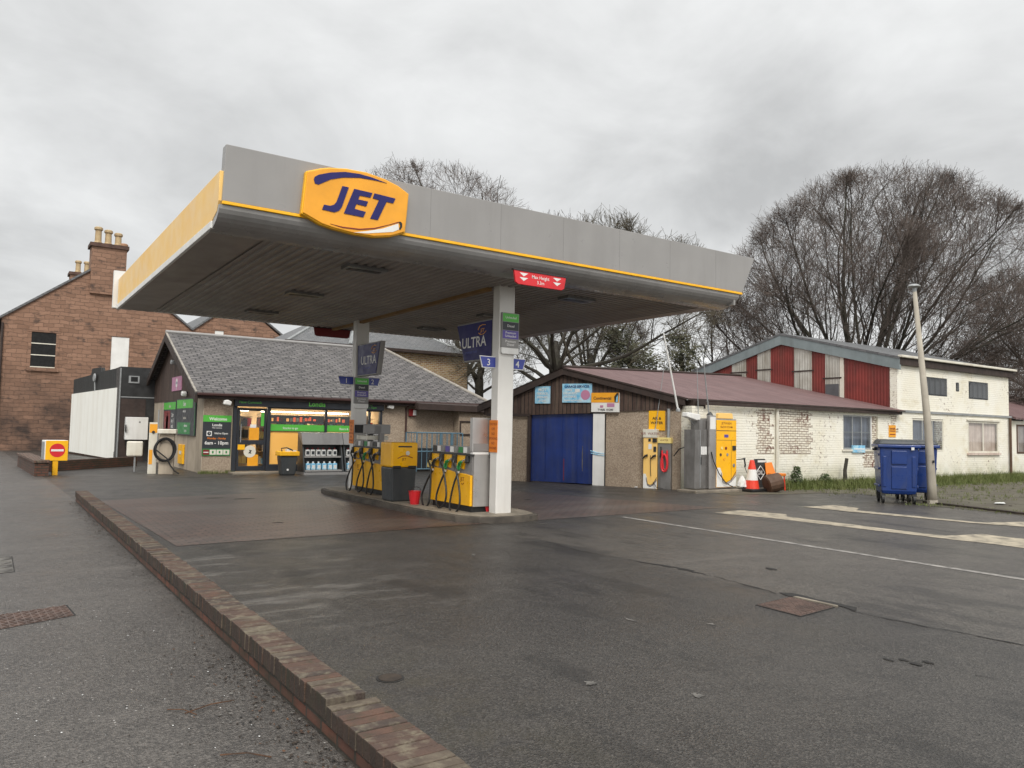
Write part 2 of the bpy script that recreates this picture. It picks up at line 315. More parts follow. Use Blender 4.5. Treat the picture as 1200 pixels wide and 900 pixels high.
class B:
    def __init__(s, mtx=None):
        s.V = []; s.F = []; s.I = []; s.m = mtx or Matrix(); s.mats = []; s.cur = 0
    def mt(s, k):
        if k not in s.mats: s.mats.append(k)
        s.cur = s.mats.index(k); return s
    def v(s, p): s.V.append(s.m @ Vector(p)); return len(s.V)-1
    def f(s, ids): s.F.append(tuple(ids)); s.I.append(s.cur)
    def poly(s, pts): s.f([s.v(p) for p in pts]); return s
    def box(s, a, b):
        x0, y0, z0 = a; x1, y1, z1 = b
        i = [s.v(p) for p in ((x0,y0,z0),(x1,y0,z0),(x1,y1,z0),(x0,y1,z0),(x0,y0,z1),(x1,y0,z1),(x1,y1,z1),(x0,y1,z1))]
        for q in ((3,2,1,0),(4,5,6,7),(0,1,5,4),(1,2,6,5),(2,3,7,6),(3,0,4,7)): s.f([i[k] for k in q])
        return s
    def hexa(s, bot, top):
        i = [s.v(p) for p in bot+top]
        for q in ((3,2,1,0),(4,5,6,7),(0,1,5,4),(1,2,6,5),(2,3,7,6),(3,0,4,7)): s.f([i[k] for k in q])
        return s
    def prism(s, pts, z0, z1):        # polygon in local xy, extruded along local z
        n = len(pts)
        if sum(pts[i][0]*pts[(i+1)%n][1]-pts[(i+1)%n][0]*pts[i][1] for i in range(n)) < 0: pts = pts[::-1]
        a = [s.v((x, y, z0)) for x, y in pts]; b = [s.v((x, y, z1)) for x, y in pts]
        s.f(a[::-1]); s.f(b)
        for i in range(n): s.f((a[i], a[(i+1)%n], b[(i+1)%n], b[i]))
        return s
    def tube(s, pts, r, n=6, cap=True):
        pts = [Vector(p) for p in pts]; rs = r if isinstance(r, (list, tuple)) else [r]*len(pts)
        prev = None; up = None
        for i, p in enumerate(pts):
            d = (pts[min(i+1, len(pts)-1)]-pts[max(i-1, 0)])
            if d.length < 1e-9: d = Vector((0, 0, 1))
            d.normalize()
            if up is None:
                up = d.orthogonal().normalized()
            else:
                up = (up - d*up.dot(d))
                up = up.normalized() if up.length > 1e-6 else d.orthogonal().normalized()
            w = d.cross(up)
            ring = [s.v(p+(up*math.cos(2*PI*k/n)+w*math.sin(2*PI*k/n))*rs[i]) for k in range(n)]
            if prev:
                for k in range(n): s.f((prev[k], prev[(k+1)%n], ring[(k+1)%n], ring[k]))
            elif cap: s.f(ring[::-1])
            prev = ring
        if cap: s.f(prev)
        return s
    def cyl(s, p0, p1, r0, r1=None, n=16):
        return s.tube([p0, p1], [r0, r0 if r1 is None else r1], n)
    def lathe(s, c, prof, n=16, sx=1., sy=1.):
        prev = None
        for r, z in prof:
            ring = [s.v((c[0]+sx*r*math.cos(2*PI*k/n), c[1]+sy*r*math.sin(2*PI*k/n), c[2]+z)) for k in range(n)]
            if prev:
                for k in range(n): s.f((prev[k], prev[(k+1)%n], ring[(k+1)%n], ring[k]))
            else: s.f(ring[::-1])
            prev = ring
        s.f(prev); return s
    def text(s, t, x, y, h, z=0., bold=.0, al='c', w=None, shear=0.):
        V, F = textmesh(t, bold)
        x0 = min(v.x for v in V); x1 = max(v.x for v in V)
        k = h/.72; kx = k if w is None else w/(x1-x0)
        ox = x - (x0 if al == 'l' else (x0+x1)/2 if al == 'c' else x1)*kx
        ids = [s.v((ox+v.x*kx+shear*v.y*k, y+v.y*k, z)) for v in V]
        for f in F: s.f([ids[i] for i in f])
        return s
    def build(s, name, parent=None, org=None, bevel=0., smooth=False):
        me = bpy.data.meshes.new(name)
        xs = [v.x for v in s.V]; ys = [v.y for v in s.V]; zs = [v.z for v in s.V]
        o3 = Vector(org) if org else Vector(((min(xs)+max(xs))/2, (min(ys)+max(ys))/2, min(zs)))
        me.from_pydata([tuple(v-o3) for v in s.V], [], s.F)
        for k in s.mats: me.materials.append(m[k])
        if len(s.mats) > 1: me.polygons.foreach_set('material_index', s.I)
        uv = me.uv_layers.new(name='UVMap'); dat = [0.]*(2*len(me.loops)); V = s.V
        for p in me.polygons:
            n = p.normal
            if abs(n.z) > .97: u, w = Vector((1, 0, 0)), Vector((0, 1, 0))
            else:
                u = Vector((-n.y, n.x, 0)).normalized(); w = n.cross(u)
            for li in p.loop_indices:
                q = V[me.loops[li].vertex_index]
                dat[2*li] = q.dot(u); dat[2*li+1] = q.dot(w)
        uv.data.foreach_set('uv', dat)
        if smooth: me.polygons.foreach_set('use_smooth', [True]*len(me.polygons))
        o = bpy.data.objects.new(name, me); COL.objects.link(o)
        ORG[o.name] = o3
        if parent is not None:
            o.parent = parent; o.location = o3-ORG[parent.name]
        else: o.location = o3
        if bevel:
            bv = o.modifiers.new('bevel', 'BEVEL'); bv.width = bevel; bv.segments = 2; bv.limit_method = 'ANGLE'; bv.angle_limit = .6
        return o

def tag(o, label=None, cat=None, group=None, kind=None):
    if label: o['label'] = label
    if cat: o['category'] = cat
    if group: o['group'] = group
    if kind: o['kind'] = kind
    return o
def E(name, loc, label, cat, group=None):
    o = bpy.data.objects.new(name, None); COL.objects.link(o); o.location = loc; o.empty_display_size = .2
    ORG[o.name] = Vector(loc); return tag(o, label, cat, group)
def S(o): return tag(o, kind='structure')
def copy_tree(o, loc=None, parent=None):
    c = o.copy(); COL.objects.link(c); ORG[c.name] = ORG[o.name].copy()
    if loc is not None: c.location = loc; ORG[c.name] = Vector(loc)
    if parent is not None: c.parent = parent
    for ch in list(o.children): copy_tree(ch, None, c)
    return c

# ------------------------------------------------------------------ setting
def sheet(name, pts, z, k):
    return S(B().mt(k).poly([(x, y, z) for x, y in pts]).build(name))
sheet('ground', [(-400, -400), (500, -400), (500, 500), (-400, 500)], -.20, 'earth')
S(B().mt('asphalt').box((-2.2, -25, -.19), (46, 64, 0)).build('forecourt'))
sheet('road', [(-9, -25), (-2.35, -25), (-2.35, 64), (-9, 64)], -.12, 'road')
S(B().mt('kerb').box((-2.35, -25, -.19), (-2.2, 64, .006)).build('kerb'))
sheet('footpath', [(-2.2, -25), (1.5, -25), (1.5, 19), (1.35, 26), (1.0, 34), (.2, 64), (-2.2, 64)], .004, 'path')
sheet('block_paving', [(2.1, 10.75), (6.6, 11.05), (8.3, 11.1), (13.1, 11.25), (13.0, 11.6), (12.2, 14.2), (11.2, 16.9), (8.5, 17.8), (6.6, 18.4), (3.2, 17.9), (1.95, 17.5)], .004, 'paver')
random.seed(21)
def jag(pts, amp, step=.18):
    out = []
    for i in range(len(pts)):
        a = Vector(pts[i]); b = Vector(pts[(i+1) % len(pts)]); n = max(1, int((b-a).length/step))
        for k in range(n):
            p = a.lerp(b, k/n); out.append((p.x+random.uniform(-amp, amp), p.y+random.uniform(-amp, amp)))
    return out
sheet('verge', jag([(16.2, 13.4), (18.7, 13.0), (20.3, 12.3), (19.6, 10.9), (18.5, 9.9), (18.3, 8.4), (18.0, 6.5), (21, 5), (42, 5), (42, 14.86), (16.2, 14.86)], .12, .3), .006, 'mud')
sheet('parking_line', jag([(9.88, 10.85), (9.84, 4.0), (9.8, -3), (9.92, -3), (9.96, 4.0), (10.0, 10.85)], .012, .25), .004, 'line')
sheet('bay_marking', jag([(12.2, 10.6), (13.15, 10.7), (13.42, 9.75), (13.0, 9.5), (13.05, 6.5), (13.9, 6.3), (13.9, 5.3), (12.75, 5.2), (12.72, 6.0), (12.5, 9.4)], .03, .3), .005, 'yline')
sheet('bay_marking', jag([(15.1, 10.6), (16.2, 10.55), (16.15, 9.85), (15.6, 9.6), (15.75, 7.2), (16.7, 6.8), (16.6, 6.2), (15.85, 6.4), (15.5, 7.2), (15.2, 9.5)], .03, .3), .008, 'yline')
# cracks, pot holes and pale scuffs worn into the tarmac
def crack(pts, w, k='crack', z=.0045):
    b = B().mt(k); P = []
    for i in range(len(pts)-1):
        a, c = Vector(pts[i]), Vector(pts[i+1]); n = max(2, int((c-a).length/.09))
        for j in range(n): P.append(a.lerp(c, j/n))
    P.append(Vector(pts[-1])); Lq, Rq = [], []
    for i, p in enumerate(P):
        d = (P[min(i+1, len(P)-1)]-P[max(i-1, 0)]).normalized(); nn = Vector((-d.y, d.x))
        ww = w*random.uniform(.15, 1.)*math.sin(PI*min(1, max(.04, i/(len(P)-1)))) ** .5
        o = random.uniform(-.02, .02)
        Lq.append(p+nn*(ww+o)); Rq.append(p-nn*(ww-o))
    for i in range(len(P)-1):
        b.poly([(*Rq[i], z), (*Rq[i+1], z), (*Lq[i+1], z), (*Lq[i], z)])
    S(b.build('tarmac_crack' if k == 'crack' else 'tarmac_scuff'))
crack([(6.75, 9.2), (6.6, 8.0), (6.7, 7.3)], .012); crack([(6.7, 7.2), (6.83, 6.5), (6.79, 5.9)], .04); crack([(6.8, 5.9), (6.72, 5.3), (6.65, 4.9)], .016)
crack([(6.62, 4.15), (6.66, 3.4), (6.74, 3.05)], .016); crack([(6.72, 3.1), (6.75, 2.75), (6.78, 2.0)], .045); crack([(5.62, 2.6), (5.66, 2.45)], .02)
def blob(c, rx, ry, k, name, z=.0045, n=14, amp=.35):
    pts = []
    for i in range(n):
        q = random.uniform(1-amp, 1+amp*.4); a = 2*PI*i/n
        pts.append((c[0]+rx*q*math.cos(a), c[1]+ry*q*math.sin(a), z))
    S(B().mt(k).poly(pts).build(name))
for c, rx, ry in (((5.5, 2.94), .03, .05), ((5.52, 3.04), .025, .045), ((5.43, 3.1), .02, .05), ((5.62, 2.92), .025, .05), ((7.8, 5.9), .05, .10), ((6.85, 6.34), .03, .12), ((4.0, 12.6), .12, .05), ((4.6, 16.9), .25, .09), ((4.1, 17.3), .2, .07), ((9.6, 15.5), .14, .06), ((10.3, 14.4), .12, .05)):
    blob(c, rx, ry, 'crack', 'pothole', .006)
for c, rx, ry in (((3.24, 3.81), .05, .04), ((3.66, 3.3), .035, .05), ((5.1, 4.45), .03, .05), ((4.6, 4.9), .02, .10), ((7.9, 10.6), .15, .05)):
    blob(c, rx, ry, 'scuff', 'tarmac_scuff', .0042, 22, .6)

# pump island
isl = [(6.95, 11.12), (7.3, 11.0), (7.9, 11.0), (8.2, 11.15), (8.35, 11.6), (8.35, 17.6), (8.1, 18.05), (7.0, 18.1), (6.65, 17.8), (6.55, 17.3), (6.55, 12.6), (6.7, 11.5)]
b = B().mt('islk').prism(isl, -.02, .105).mt('concrete')
cx, cy = 7.45, 14.5
b.prism([(cx+(x-cx)*.9, cy+(y-cy)*.985) for x, y in isl], .105, .12)
S(b.build('pump_island', bevel=.02))
S(B().mt('kerb').box((15.6, 14.15, -.02), (19.0, 14.86, .07)).build('machine_plinth', bevel=.02))
S(B().mt('concrete').box((6.5, 25.2, -.02), (8.2, 25.98, .05)).build('door_step', bevel=.01))
def stretch_gravel():
    b = B(); random.seed(3)
    for i in range(420):
        x = random.uniform(18.6, 34); y = random.uniform(8.5, 13.8)
        if x < 19.6 and y > 10.5: continue
        r = random.uniform(.01, .04)*random.uniform(.5, 1.3); b.mt(random.choice(['scuff', 'mud', 'mud', 'soil', 'soil']))
        b.lathe((x, y, .004), [(r, 0), (r*.8, r*.3), (r*.3, r*.4)], 5)
    b.mt('kerb')
    tag(b.build('loose_stones'), kind='stuff')
stretch_gravel()
S(B().mt('soil').prism(jag([(19.0, 9.95), (18.75, 9.0), (18.2, 7.2), (18.0, 5.5), (18.12, 5.5), (18.35, 7.2), (18.9, 9.0), (19.2, 9.95)], .03, .2), 0, .05).build('earth_kerb'))
# leaf litter along the wall foot
def litter():
    b = B(); random.seed(5)
    for i in range(1500):
        y = random.choice([random.uniform(1.5, 17.6), random.uniform(2.2, 5.5), random.uniform(12, 17.5)])
        x = 1.49-abs(random.gauss(0, .13 if y > 6 else .2)); r = random.uniform(.003, .013)
        b.mt(random.choice(['soil', 'soil', 'soil', 'leafdry', 'crack', 'scuff'])); a = random.uniform(0, 6.28)
        z = .006+random.uniform(0, .006)
        b.poly([(x+r*q*math.cos(a+t), y+r*math.sin(a+t)*1.3, z+random.uniform(0, .006)) for t, q in ((0, 1), (1.4, .6), (2.9, 1.1), (4.4, .5))])
    for i in range(420):
        x = random.uniform(-.7, 1.4); y = random.uniform(2.6, 9); r = random.uniform(.002, .006); a = random.uniform(0, 6.28)
        b.mt(random.choice(['paper', 'scuff', 'scuff', 'soil']))
        b.poly([(x+r*math.cos(a+t), y+r*math.sin(a+t)*1.4, .008) for t in (0, 1.5, 3.1, 4.6)])
    tag(b.build('leaf_litter'), kind='stuff')
litter()
b = B().mt('leafdry')
for p, q, r in (((.97, 4.55), (1.25, 4.62), .004), ((.9, 4.66), (1.02, 4.5), .003), ((1.2, 3.75), (1.0, 3.9), .004)):
    b.tube([(*p, .012), ((p[0]+q[0])/2+.01, (p[1]+q[1])/2+.02, .018), (*q, .012)], r, 4)
tag(b.build('fallen_twigs'), kind='stuff')

# ------------------------------------------------------------------ low brick walls
r = E('low_brick_wall', (1.61, 10, 0), 'long low brick wall between footpath and forecourt in the foreground', 'brick wall')
b = B().mt('redbrick').box((1.515, 3.85, -.02), (1.705, 17.6, .088)); b.box((1.515, -4, -.02), (1.705, 3.85, .075)); b.build('base_course', r)
random.seed(2)
b = B(); y = 17.65
while y > -4:
    L = .078; z = (.2 if y > 3.86 else .165)+random.uniform(-.004, .004); dx = random.uniform(-.006, .006)
    xi = 1.72 if y > 3.86 else 1.775
    zz = .088 if y > 3.86 else .075
    if random.random() < .03: z -= .012
    b.mt(random.choice(['cb1', 'cb1', 'cb2', 'cb3', 'cb4'])).box((1.5+dx, y-L+.003+random.uniform(0, .003), zz), (xi+dx, y-.003, z)); b.mt('cbd'); b.I[-1] = b.cur; y -= L
cp = b.build('brick_on_edge_coping', r, bevel=.005)
B().mt('soil').box((1.506, -4, .09), (1.705, 17.63, .188)).build('mortar_bed', r) if False else B().mt('soil').box((1.506, -4, .089), (1.705, 17.63, .158)).build('mortar_bed', r)
r = E('low_brick_wall', (1.2, 28, 0), 'short low brick wall with pale coping beyond the no entry sign', 'brick wall')
b = B().mt('redbrick').hexa([(1.15, 25.7, 0), (1.5, 25.75, 0), (1.25, 31.5, 0), (.9, 31.5, 0)], [(1.15, 25.7, .38), (1.5, 25.75, .38), (1.25, 31.5, .38), (.9, 31.5, .38)]); b.build('wall', r)
B().mt('coping').hexa([(1.12, 25.66, .383), (1.53, 25.71, .383), (1.28, 31.55, .383), (.87, 31.55, .383)], [(1.12, 25.66, .46), (1.53, 25.71, .46), (1.28, 31.55, .46), (.87, 31.55, .46)]).build('coping', r, bevel=.01)
tag(B().mt('redbrick').hexa([(1.6, 28.2, 0), (1.65, 28.0, 0), (4.6, 31.2, 0), (4.5, 31.4, 0)], [(1.6, 28.2, .33), (1.65, 28.0, .33), (4.6, 31.2, .33), (4.5, 31.4, .33)]).build('low_brick_wall'), 'dark red low brick wall running behind the no entry sign to the white cladding', 'brick wall')

# ------------------------------------------------------------------ canopy
def canopy():
    x0, x1, y0, y1, zb = 2.31, 12.36, 10.15, 19.5, 4.2
    r = E('petrol_canopy', (7.6, 14.5, 0), 'big flat grey and yellow filling station canopy on two pale columns', 'canopy')
    # soffit: ribs run along Y
    b = B().mt('soffit'); n = 58; xa, xb = 3.05, 11.9
    for i in range(n):
        a = xa+(xb-xa)*i/n; w = (xb-xa)/n
        for (u0, h0), (u1, h1) in (((0, 0), (.35, 0)), ((.35, 0), (.45, .028)), ((.45, .028), (.9, .028)), ((.9, .028), (1., 0))):
            b.poly([(a+u1*w, y0+.55, 4.16+h1), (a+u0*w, y0+.55, 4.16+h0), (a+u0*w, y1-.25, 4.16+h0), (a+u1*w, y1-.25, 4.16+h1)])
    b.build('soffit', r)
    B().mt('soffit').poly([(x0+.03, y1-.02, 4.175), (3.055, y1-.02, 4.175), (3.055, y0+.5, 4.175), (x0+.03, y0+.5, 4.175)]).build('soffit_border', r)
    B().mt('soffit').poly([(xb-.005, y1-.02, 4.175), (x1-.03, y1-.02, 4.175), (x1-.03, y0+.5, 4.175), (xb-.005, y0+.5, 4.175)]).build('soffit_border', r)
    # rounded bull-nose along the front
    prof = []
    for k in range(9):
        a = PI/2*k/8; prof.append((y0+.55-.55*math.sin(a), 4.155+.26*(1-math.cos(a))))
    b = B().mt('bull'); P = prof+[(y0+.02, 4.42), (y0+.55, 4.42)]
    ids = [[b.v((x, y, z)) for y, z in P] for x in (x0, x1+.06)]
    k = len(P)
    for i in range(k): b.f((ids[0][i], ids[0][(i+1) % k], ids[1][(i+1) % k], ids[1][i]))
    b.f(ids[0][::-1]); b.f(ids[1]); b.build('rounded_edge', r)
    b = B(PF(0, y0, 0, 0)).mt('yellow').box((x0+.03, 4.42, -.02), (x1+.13, 4.462, .025)); b.build('yellow_stripe', r, bevel=.006)
    b = B(PF(0, y0, 0, 0)).mt('grey').prism([(x0+.03, 4.463), (x1+.14, 4.463), (x1+.52, 5.22), (x0+.05, 5.21)], -.16, 0.012); 
    b.build('front_fascia', r, bevel=.008)
    for xx in (5.35, 6.62, 7.89, 9.16, 10.43, 11.7): B(PF(0, y0, 0, 0)).mt('greyd').box((xx, 4.47, .012), (xx+.003, 5.21, .0135)).build('fascia_joint', r)
    B().mt('white').box((x0-.02, y0+.34, 4.17), (x0+.03, y1, 4.27)).build('edge_trim', r, bevel=.008)
    B(PF(x0, 0, 0, -90)).mt('yellowpale').prism([(-y1+.02, 4.27), (-y0-.34, 4.27), (-y0-.12, 4.34), (-y0-.03, 4.47), (-y0-.02, 4.86), (-y1+.02, 4.86)], -.06, .006).build('side_fascia', r, bevel=.006)
    B().mt('white').prism([(x0-.10, y1+.02), (x1+.3, y1+.02), (x1+.3, y1+.14), (x0-.10, y1+.14)], 4.2, 5.06).build('back_fascia', r, bevel=.006)
    B(PF(x1, 0, 0, 90)).mt('grey').prism([(y0+.05, 4.2), (y1, 4.2), (y1, 5.15), (y0+.05, 5.15)], -.05, .0).build('side_fascia', r)
    B().mt('greyd').box((x0+.06, y0+.18, 4.74), (x1-.06, y1, 4.8)).build('roof_deck', r)
    B().mt('beam').box((7.32, 11.62, 4.10), (7.42, 19.2, 4.158)).build('beam_strip', r)
    for (x, y) in ((4.9, 11.5), (4.95, 14.5), (5, 17.5), (9.3, 11.5), (9.3, 17.4), (9.3, 14.5)):
        l = B().mt('greyd').box((x-.34, y-.16, 4.115), (x+.34, y+.16, 4.17)).build('soffit_light', r)
        B().mt('blackp').box((x-.28, y-.03, 4.108), (x+.28, y+.09, 4.1145)).build('diffuser', l)
    for y in (11.5, 17.5):
        x = 7.615 if y < 15 else 7.42
        c = B().mt('column').box((x-.165, y-.11, .1), (x+.165, y+.11, 4.19)).build('column', r, bevel=.012)
        cl = B(PF(x-.165, y, 0, -90)).mt('orange').box((-.13, 1.19, .001), (.13, 1.76, .012)).build('warning_panel', c)
        for i, s in enumerate(('SWITCH', 'OFF', 'NO', 'SMOKING', 'NO', 'PHONES')): B(PF(x-.165, y, 0, -90)).mt('redd').text(s, 0, 1.67-i*.085, .045, .0135).build('lettering', cl)
    return r
canopy()
# brand sign on the fascia
SG = PF(4.2, 10.05, 4.8, 0)
out = [(-.794,.237),(-.596,.316),(-.476,.351),(-.230,.389),(.060,.398),(.341,.359),(.553,.303),(.722,.219),(.709,.009),(.681,-.354),(.462,-.443),(.200,-.494),(-.092,-.498),(-.395,-.471),(-.569,-.441),(-.792,-.354),(-.839,-.338),(-.813,-.017)]
r = E('brand_sign', (4.2, 10.05, 4.3), 'yellow bulging sign with dark blue italic word JET on the canopy fascia', 'sign')
b = B(SG).mt('yellow'); k = [(x*1.02, y*1.03) for x, y in out]
b.prism(k, -.085, .0).mt('contior').prism(out, 0., .02); b.build('panel', r, bevel=.012)
b = B(SG).mt('navy')
for P in ([(-.298,.131),(-.204,.131),(-.297,-.164),(-.333,-.222),(-.402,-.257),(-.576,-.249),(-.552,-.177),(-.466,-.178),(-.406,-.150),(-.373,-.102)],
          [(-.123,.126),(.152,.119),(.123,.047),(-.038,.047),(-.058,-.012),(.088,-.016),(.065,-.090),(-.085,-.083),(-.108,-.156),(.060,-.169),(.026,-.253),(-.262,-.247)],
          [(.184,.121),(.511,.107),(.479,.030),(.374,.034),(.248,-.253),(.131,-.252),(.257,.037),(.160,.047)]): b.prism(P, .02, .03)
b.build('lettering', r)
b = B(SG).mt('navy').prism([(-.706,.146),(-.694,.182),(-.644,.221),(-.474,.287),(-.264,.339),(-.049,.355),(.135,.343),(.371,.306),(.211,.310),(-.047,.301),(-.297,.253),(-.470,.191),(-.589,.116),(-.639,.084),(-.690,.091)], .02, .028); b.build('upper_swoosh', r)
b = B(SG).mt('redd').prism([(-.457,-.425),(-.273,-.437),(-.023,-.424),(.196,-.376),(.419,-.291),(.580,-.219),(.575,-.235),(.401,-.305),(.197,-.392),(-.022,-.440),(-.272,-.452)], .02, .028)
b.mt('black').prism([(.578,-.222),(.61,-.218),(.632,-.245),(.63,-.29),(.605,-.335),(.585,-.335),(.60,-.28)], .02, .028)
b.mt('white').prism([(-.111,-.49),(.088,-.439),(.327,-.365),(.570,-.25),(.583,-.335),(.489,-.386),(.089,-.472)], .018, .024); b.build('lower_swoosh', r)

def maxh(x0, x1, y, front):
    r = E('height_limit_sign', ((x0+x1)/2, y, 3.95), 'red max height sign with white arrows under the front edge of the canopy' if front else 'plain dark red back of a height sign under the rear edge of the canopy', 'sign')
    F = PF((x0+x1)/2, y, 3.95, 0); w = (x1-x0)/2
    B(F).mt('red' if front else 'redd').prism([(-w, .22), (-w+.035, .03), (-w+.09, 0), (w-.09, 0), (w-.035, .03), (w, .22)], -.02, .02).build('panel', r, bevel=.004)
    B(F).mt('blackp').box((-w-.02, .221, -.03), (w+.02, .245, .03)).build('hanger', r)
    if front:
        b = B(F).mt('white')
        for sx in (-1, 1):
            for yy in (.135, .06):
                b.poly([(sx*.34-.085, yy+.055, .022), (sx*.34, yy, .022), (sx*.34+.085, yy+.055, .022)])
        b.text('Max Height', 0, .125, .055, .022, .006).text('3.3m', 0, .04, .055, .022, .006); b.build('lettering', r)
maxh(6.87, 7.93, 10.12, True); maxh(6.92, 7.94, 19.46, False)

def fuelpanel(x, y, z, lab):
    r = E('fuel_list_sign', (x, y, z-.74), lab, 'sign', 'fuel list signs on the canopy columns')
    F = PF(x, y-.11, z, 0)
    B(F).mt('grey').box((-.185, -.62, .001), (.185, .01, .05)).build('frame', r, bevel=.004)
    B(F).mt('white').prism([(-.185, -.62), (.185, -.62), (.185, -.70), (.165, -.735), (-.165, -.735), (-.185, -.70)], .001, .055).build('rounded_foot', r, bevel=.01)
    for i, (k, ls) in enumerate((('green', ('Unleaded',)), ('charcoal', ('Diesel',)), ('purple', ('Premium', 'Unleaded')), ('panel', ('Premium', 'Diesel')))):
        p = B(F).mt(k).box((-.17, -.15-.153*i, .05), (.17, -.005-.153*i, .056)).build('fuel_panel', r)
        b = B(F).mt('white')
        for j, s in enumerate(ls): b.text(s, 0, -.095-.153*i-(.058*j-.03 if len(ls) > 1 else 0), .045, .058, .004)
        b.build('lettering', p)
fuelpanel(7.66, 11.5, 3.68, 'larger column sign listing fuel names in green, black and purple, on the nearest column')
fuelpanel(7.41, 17.5, 2.77, 'smaller looking sign listing fuel names on the far column, by the shop fascia')

def ultra(x, ya, yb, z0, z1, slant, lab, dark):
    r = E('pump_top_sign', (x, (ya+yb)/2, z0), lab, 'sign')
    F = PF(x, 0, 0, -90); a, c = -yb, -ya; s0, s1 = slant
    P = [(a, z1), (c, z1), (c-s1, z0), (a+s0, z0)]
    B(F).mt('grey').prism([(a-.03, z1+.03), (c+.03, z1+.03), (c-s1+.03, z0-.03), (a+s0-.03, z0-.03)], -.12, -.001).build('frame', r, bevel=.015)
    B(F).mt('navy').prism(P, -.001, .012).build('panel', r)
    cx = (a+c)/2+.02
    B(F).mt('white').text('ULTRA', cx, z0+.24, .2, .0135, .012, w=.86).build('lettering', r)
    b = B(F).mt('contior').text('JET', c-.32, z1-.19, .07, .0135, .004, shear=.25)
    b.tube([(c-.46, z1-.14, .0135), (c-.40, z1-.075, .0135), (c-.3, z1-.055, .0135), (c-.2, z1-.065, .0135)], .008, 4)
    b.tube([(c-.44, z1-.2, .0135), (c-.36, z1-.235, .0135), (c-.26, z1-.23, .0135), (c-.18, z1-.18, .0135)], .008, 4)
    b.build('emblem', r)
    if True: B(F).mt('blue').text('premium fuels', cx-.1, z0+.13, .055, .0135).build('small_lettering', r)
ultra(7.47, 11.66, 12.9, 2.89, 3.58, (.29, .0), 'navy ULTRA sign on the far side of the column nearest the camera', 0)
ultra(7.30, 16.1, 17.36, 2.83, 3.54, (.02, .18), 'navy ULTRA sign beside the far column, over the roof of the shop', 1)

def blade(x0, x1, y, z0, z1, s, left, lab):
    r = E('pump_number_sign', ((x0+x1)/2, y, z0), lab, 'sign')
    F = PF(0, y, 0, 0); q = .055
    o = lambda d: [(x0+d if left else x0, z1-d), (x1 if left else x1-d, z1-d), (x1 if left else x1-q-d, z0+d), (x0+q+d if left else x0, z0+d)]
    B(F).mt('white').prism(o(0), -.015, .0).build('border', r); B(F).mt('blue').prism(o(.015), 0, .006).build('panel', r)
    B(F).mt('white').text(s, (x0+x1)/2+(.02 if left else -.02), z0+.045, .12, .008, .006).build('numeral', r)
blade(7.12, 7.45, 11.5, 2.69, 2.90, '3', True, 'blue number blade sticking out left of the near column'); blade(7.78, 8.12, 11.5, 2.69, 2.90, '4', False, 'blue number blade sticking out right of the near column')
blade(6.86, 7.25, 17.5, 2.60, 2.81, '1', True, 'blue number blade sticking out left of the far column'); blade(7.59, 7.96, 17.5, 2.60, 2.81, '2', False, 'blue number blade sticking out right of the far column')

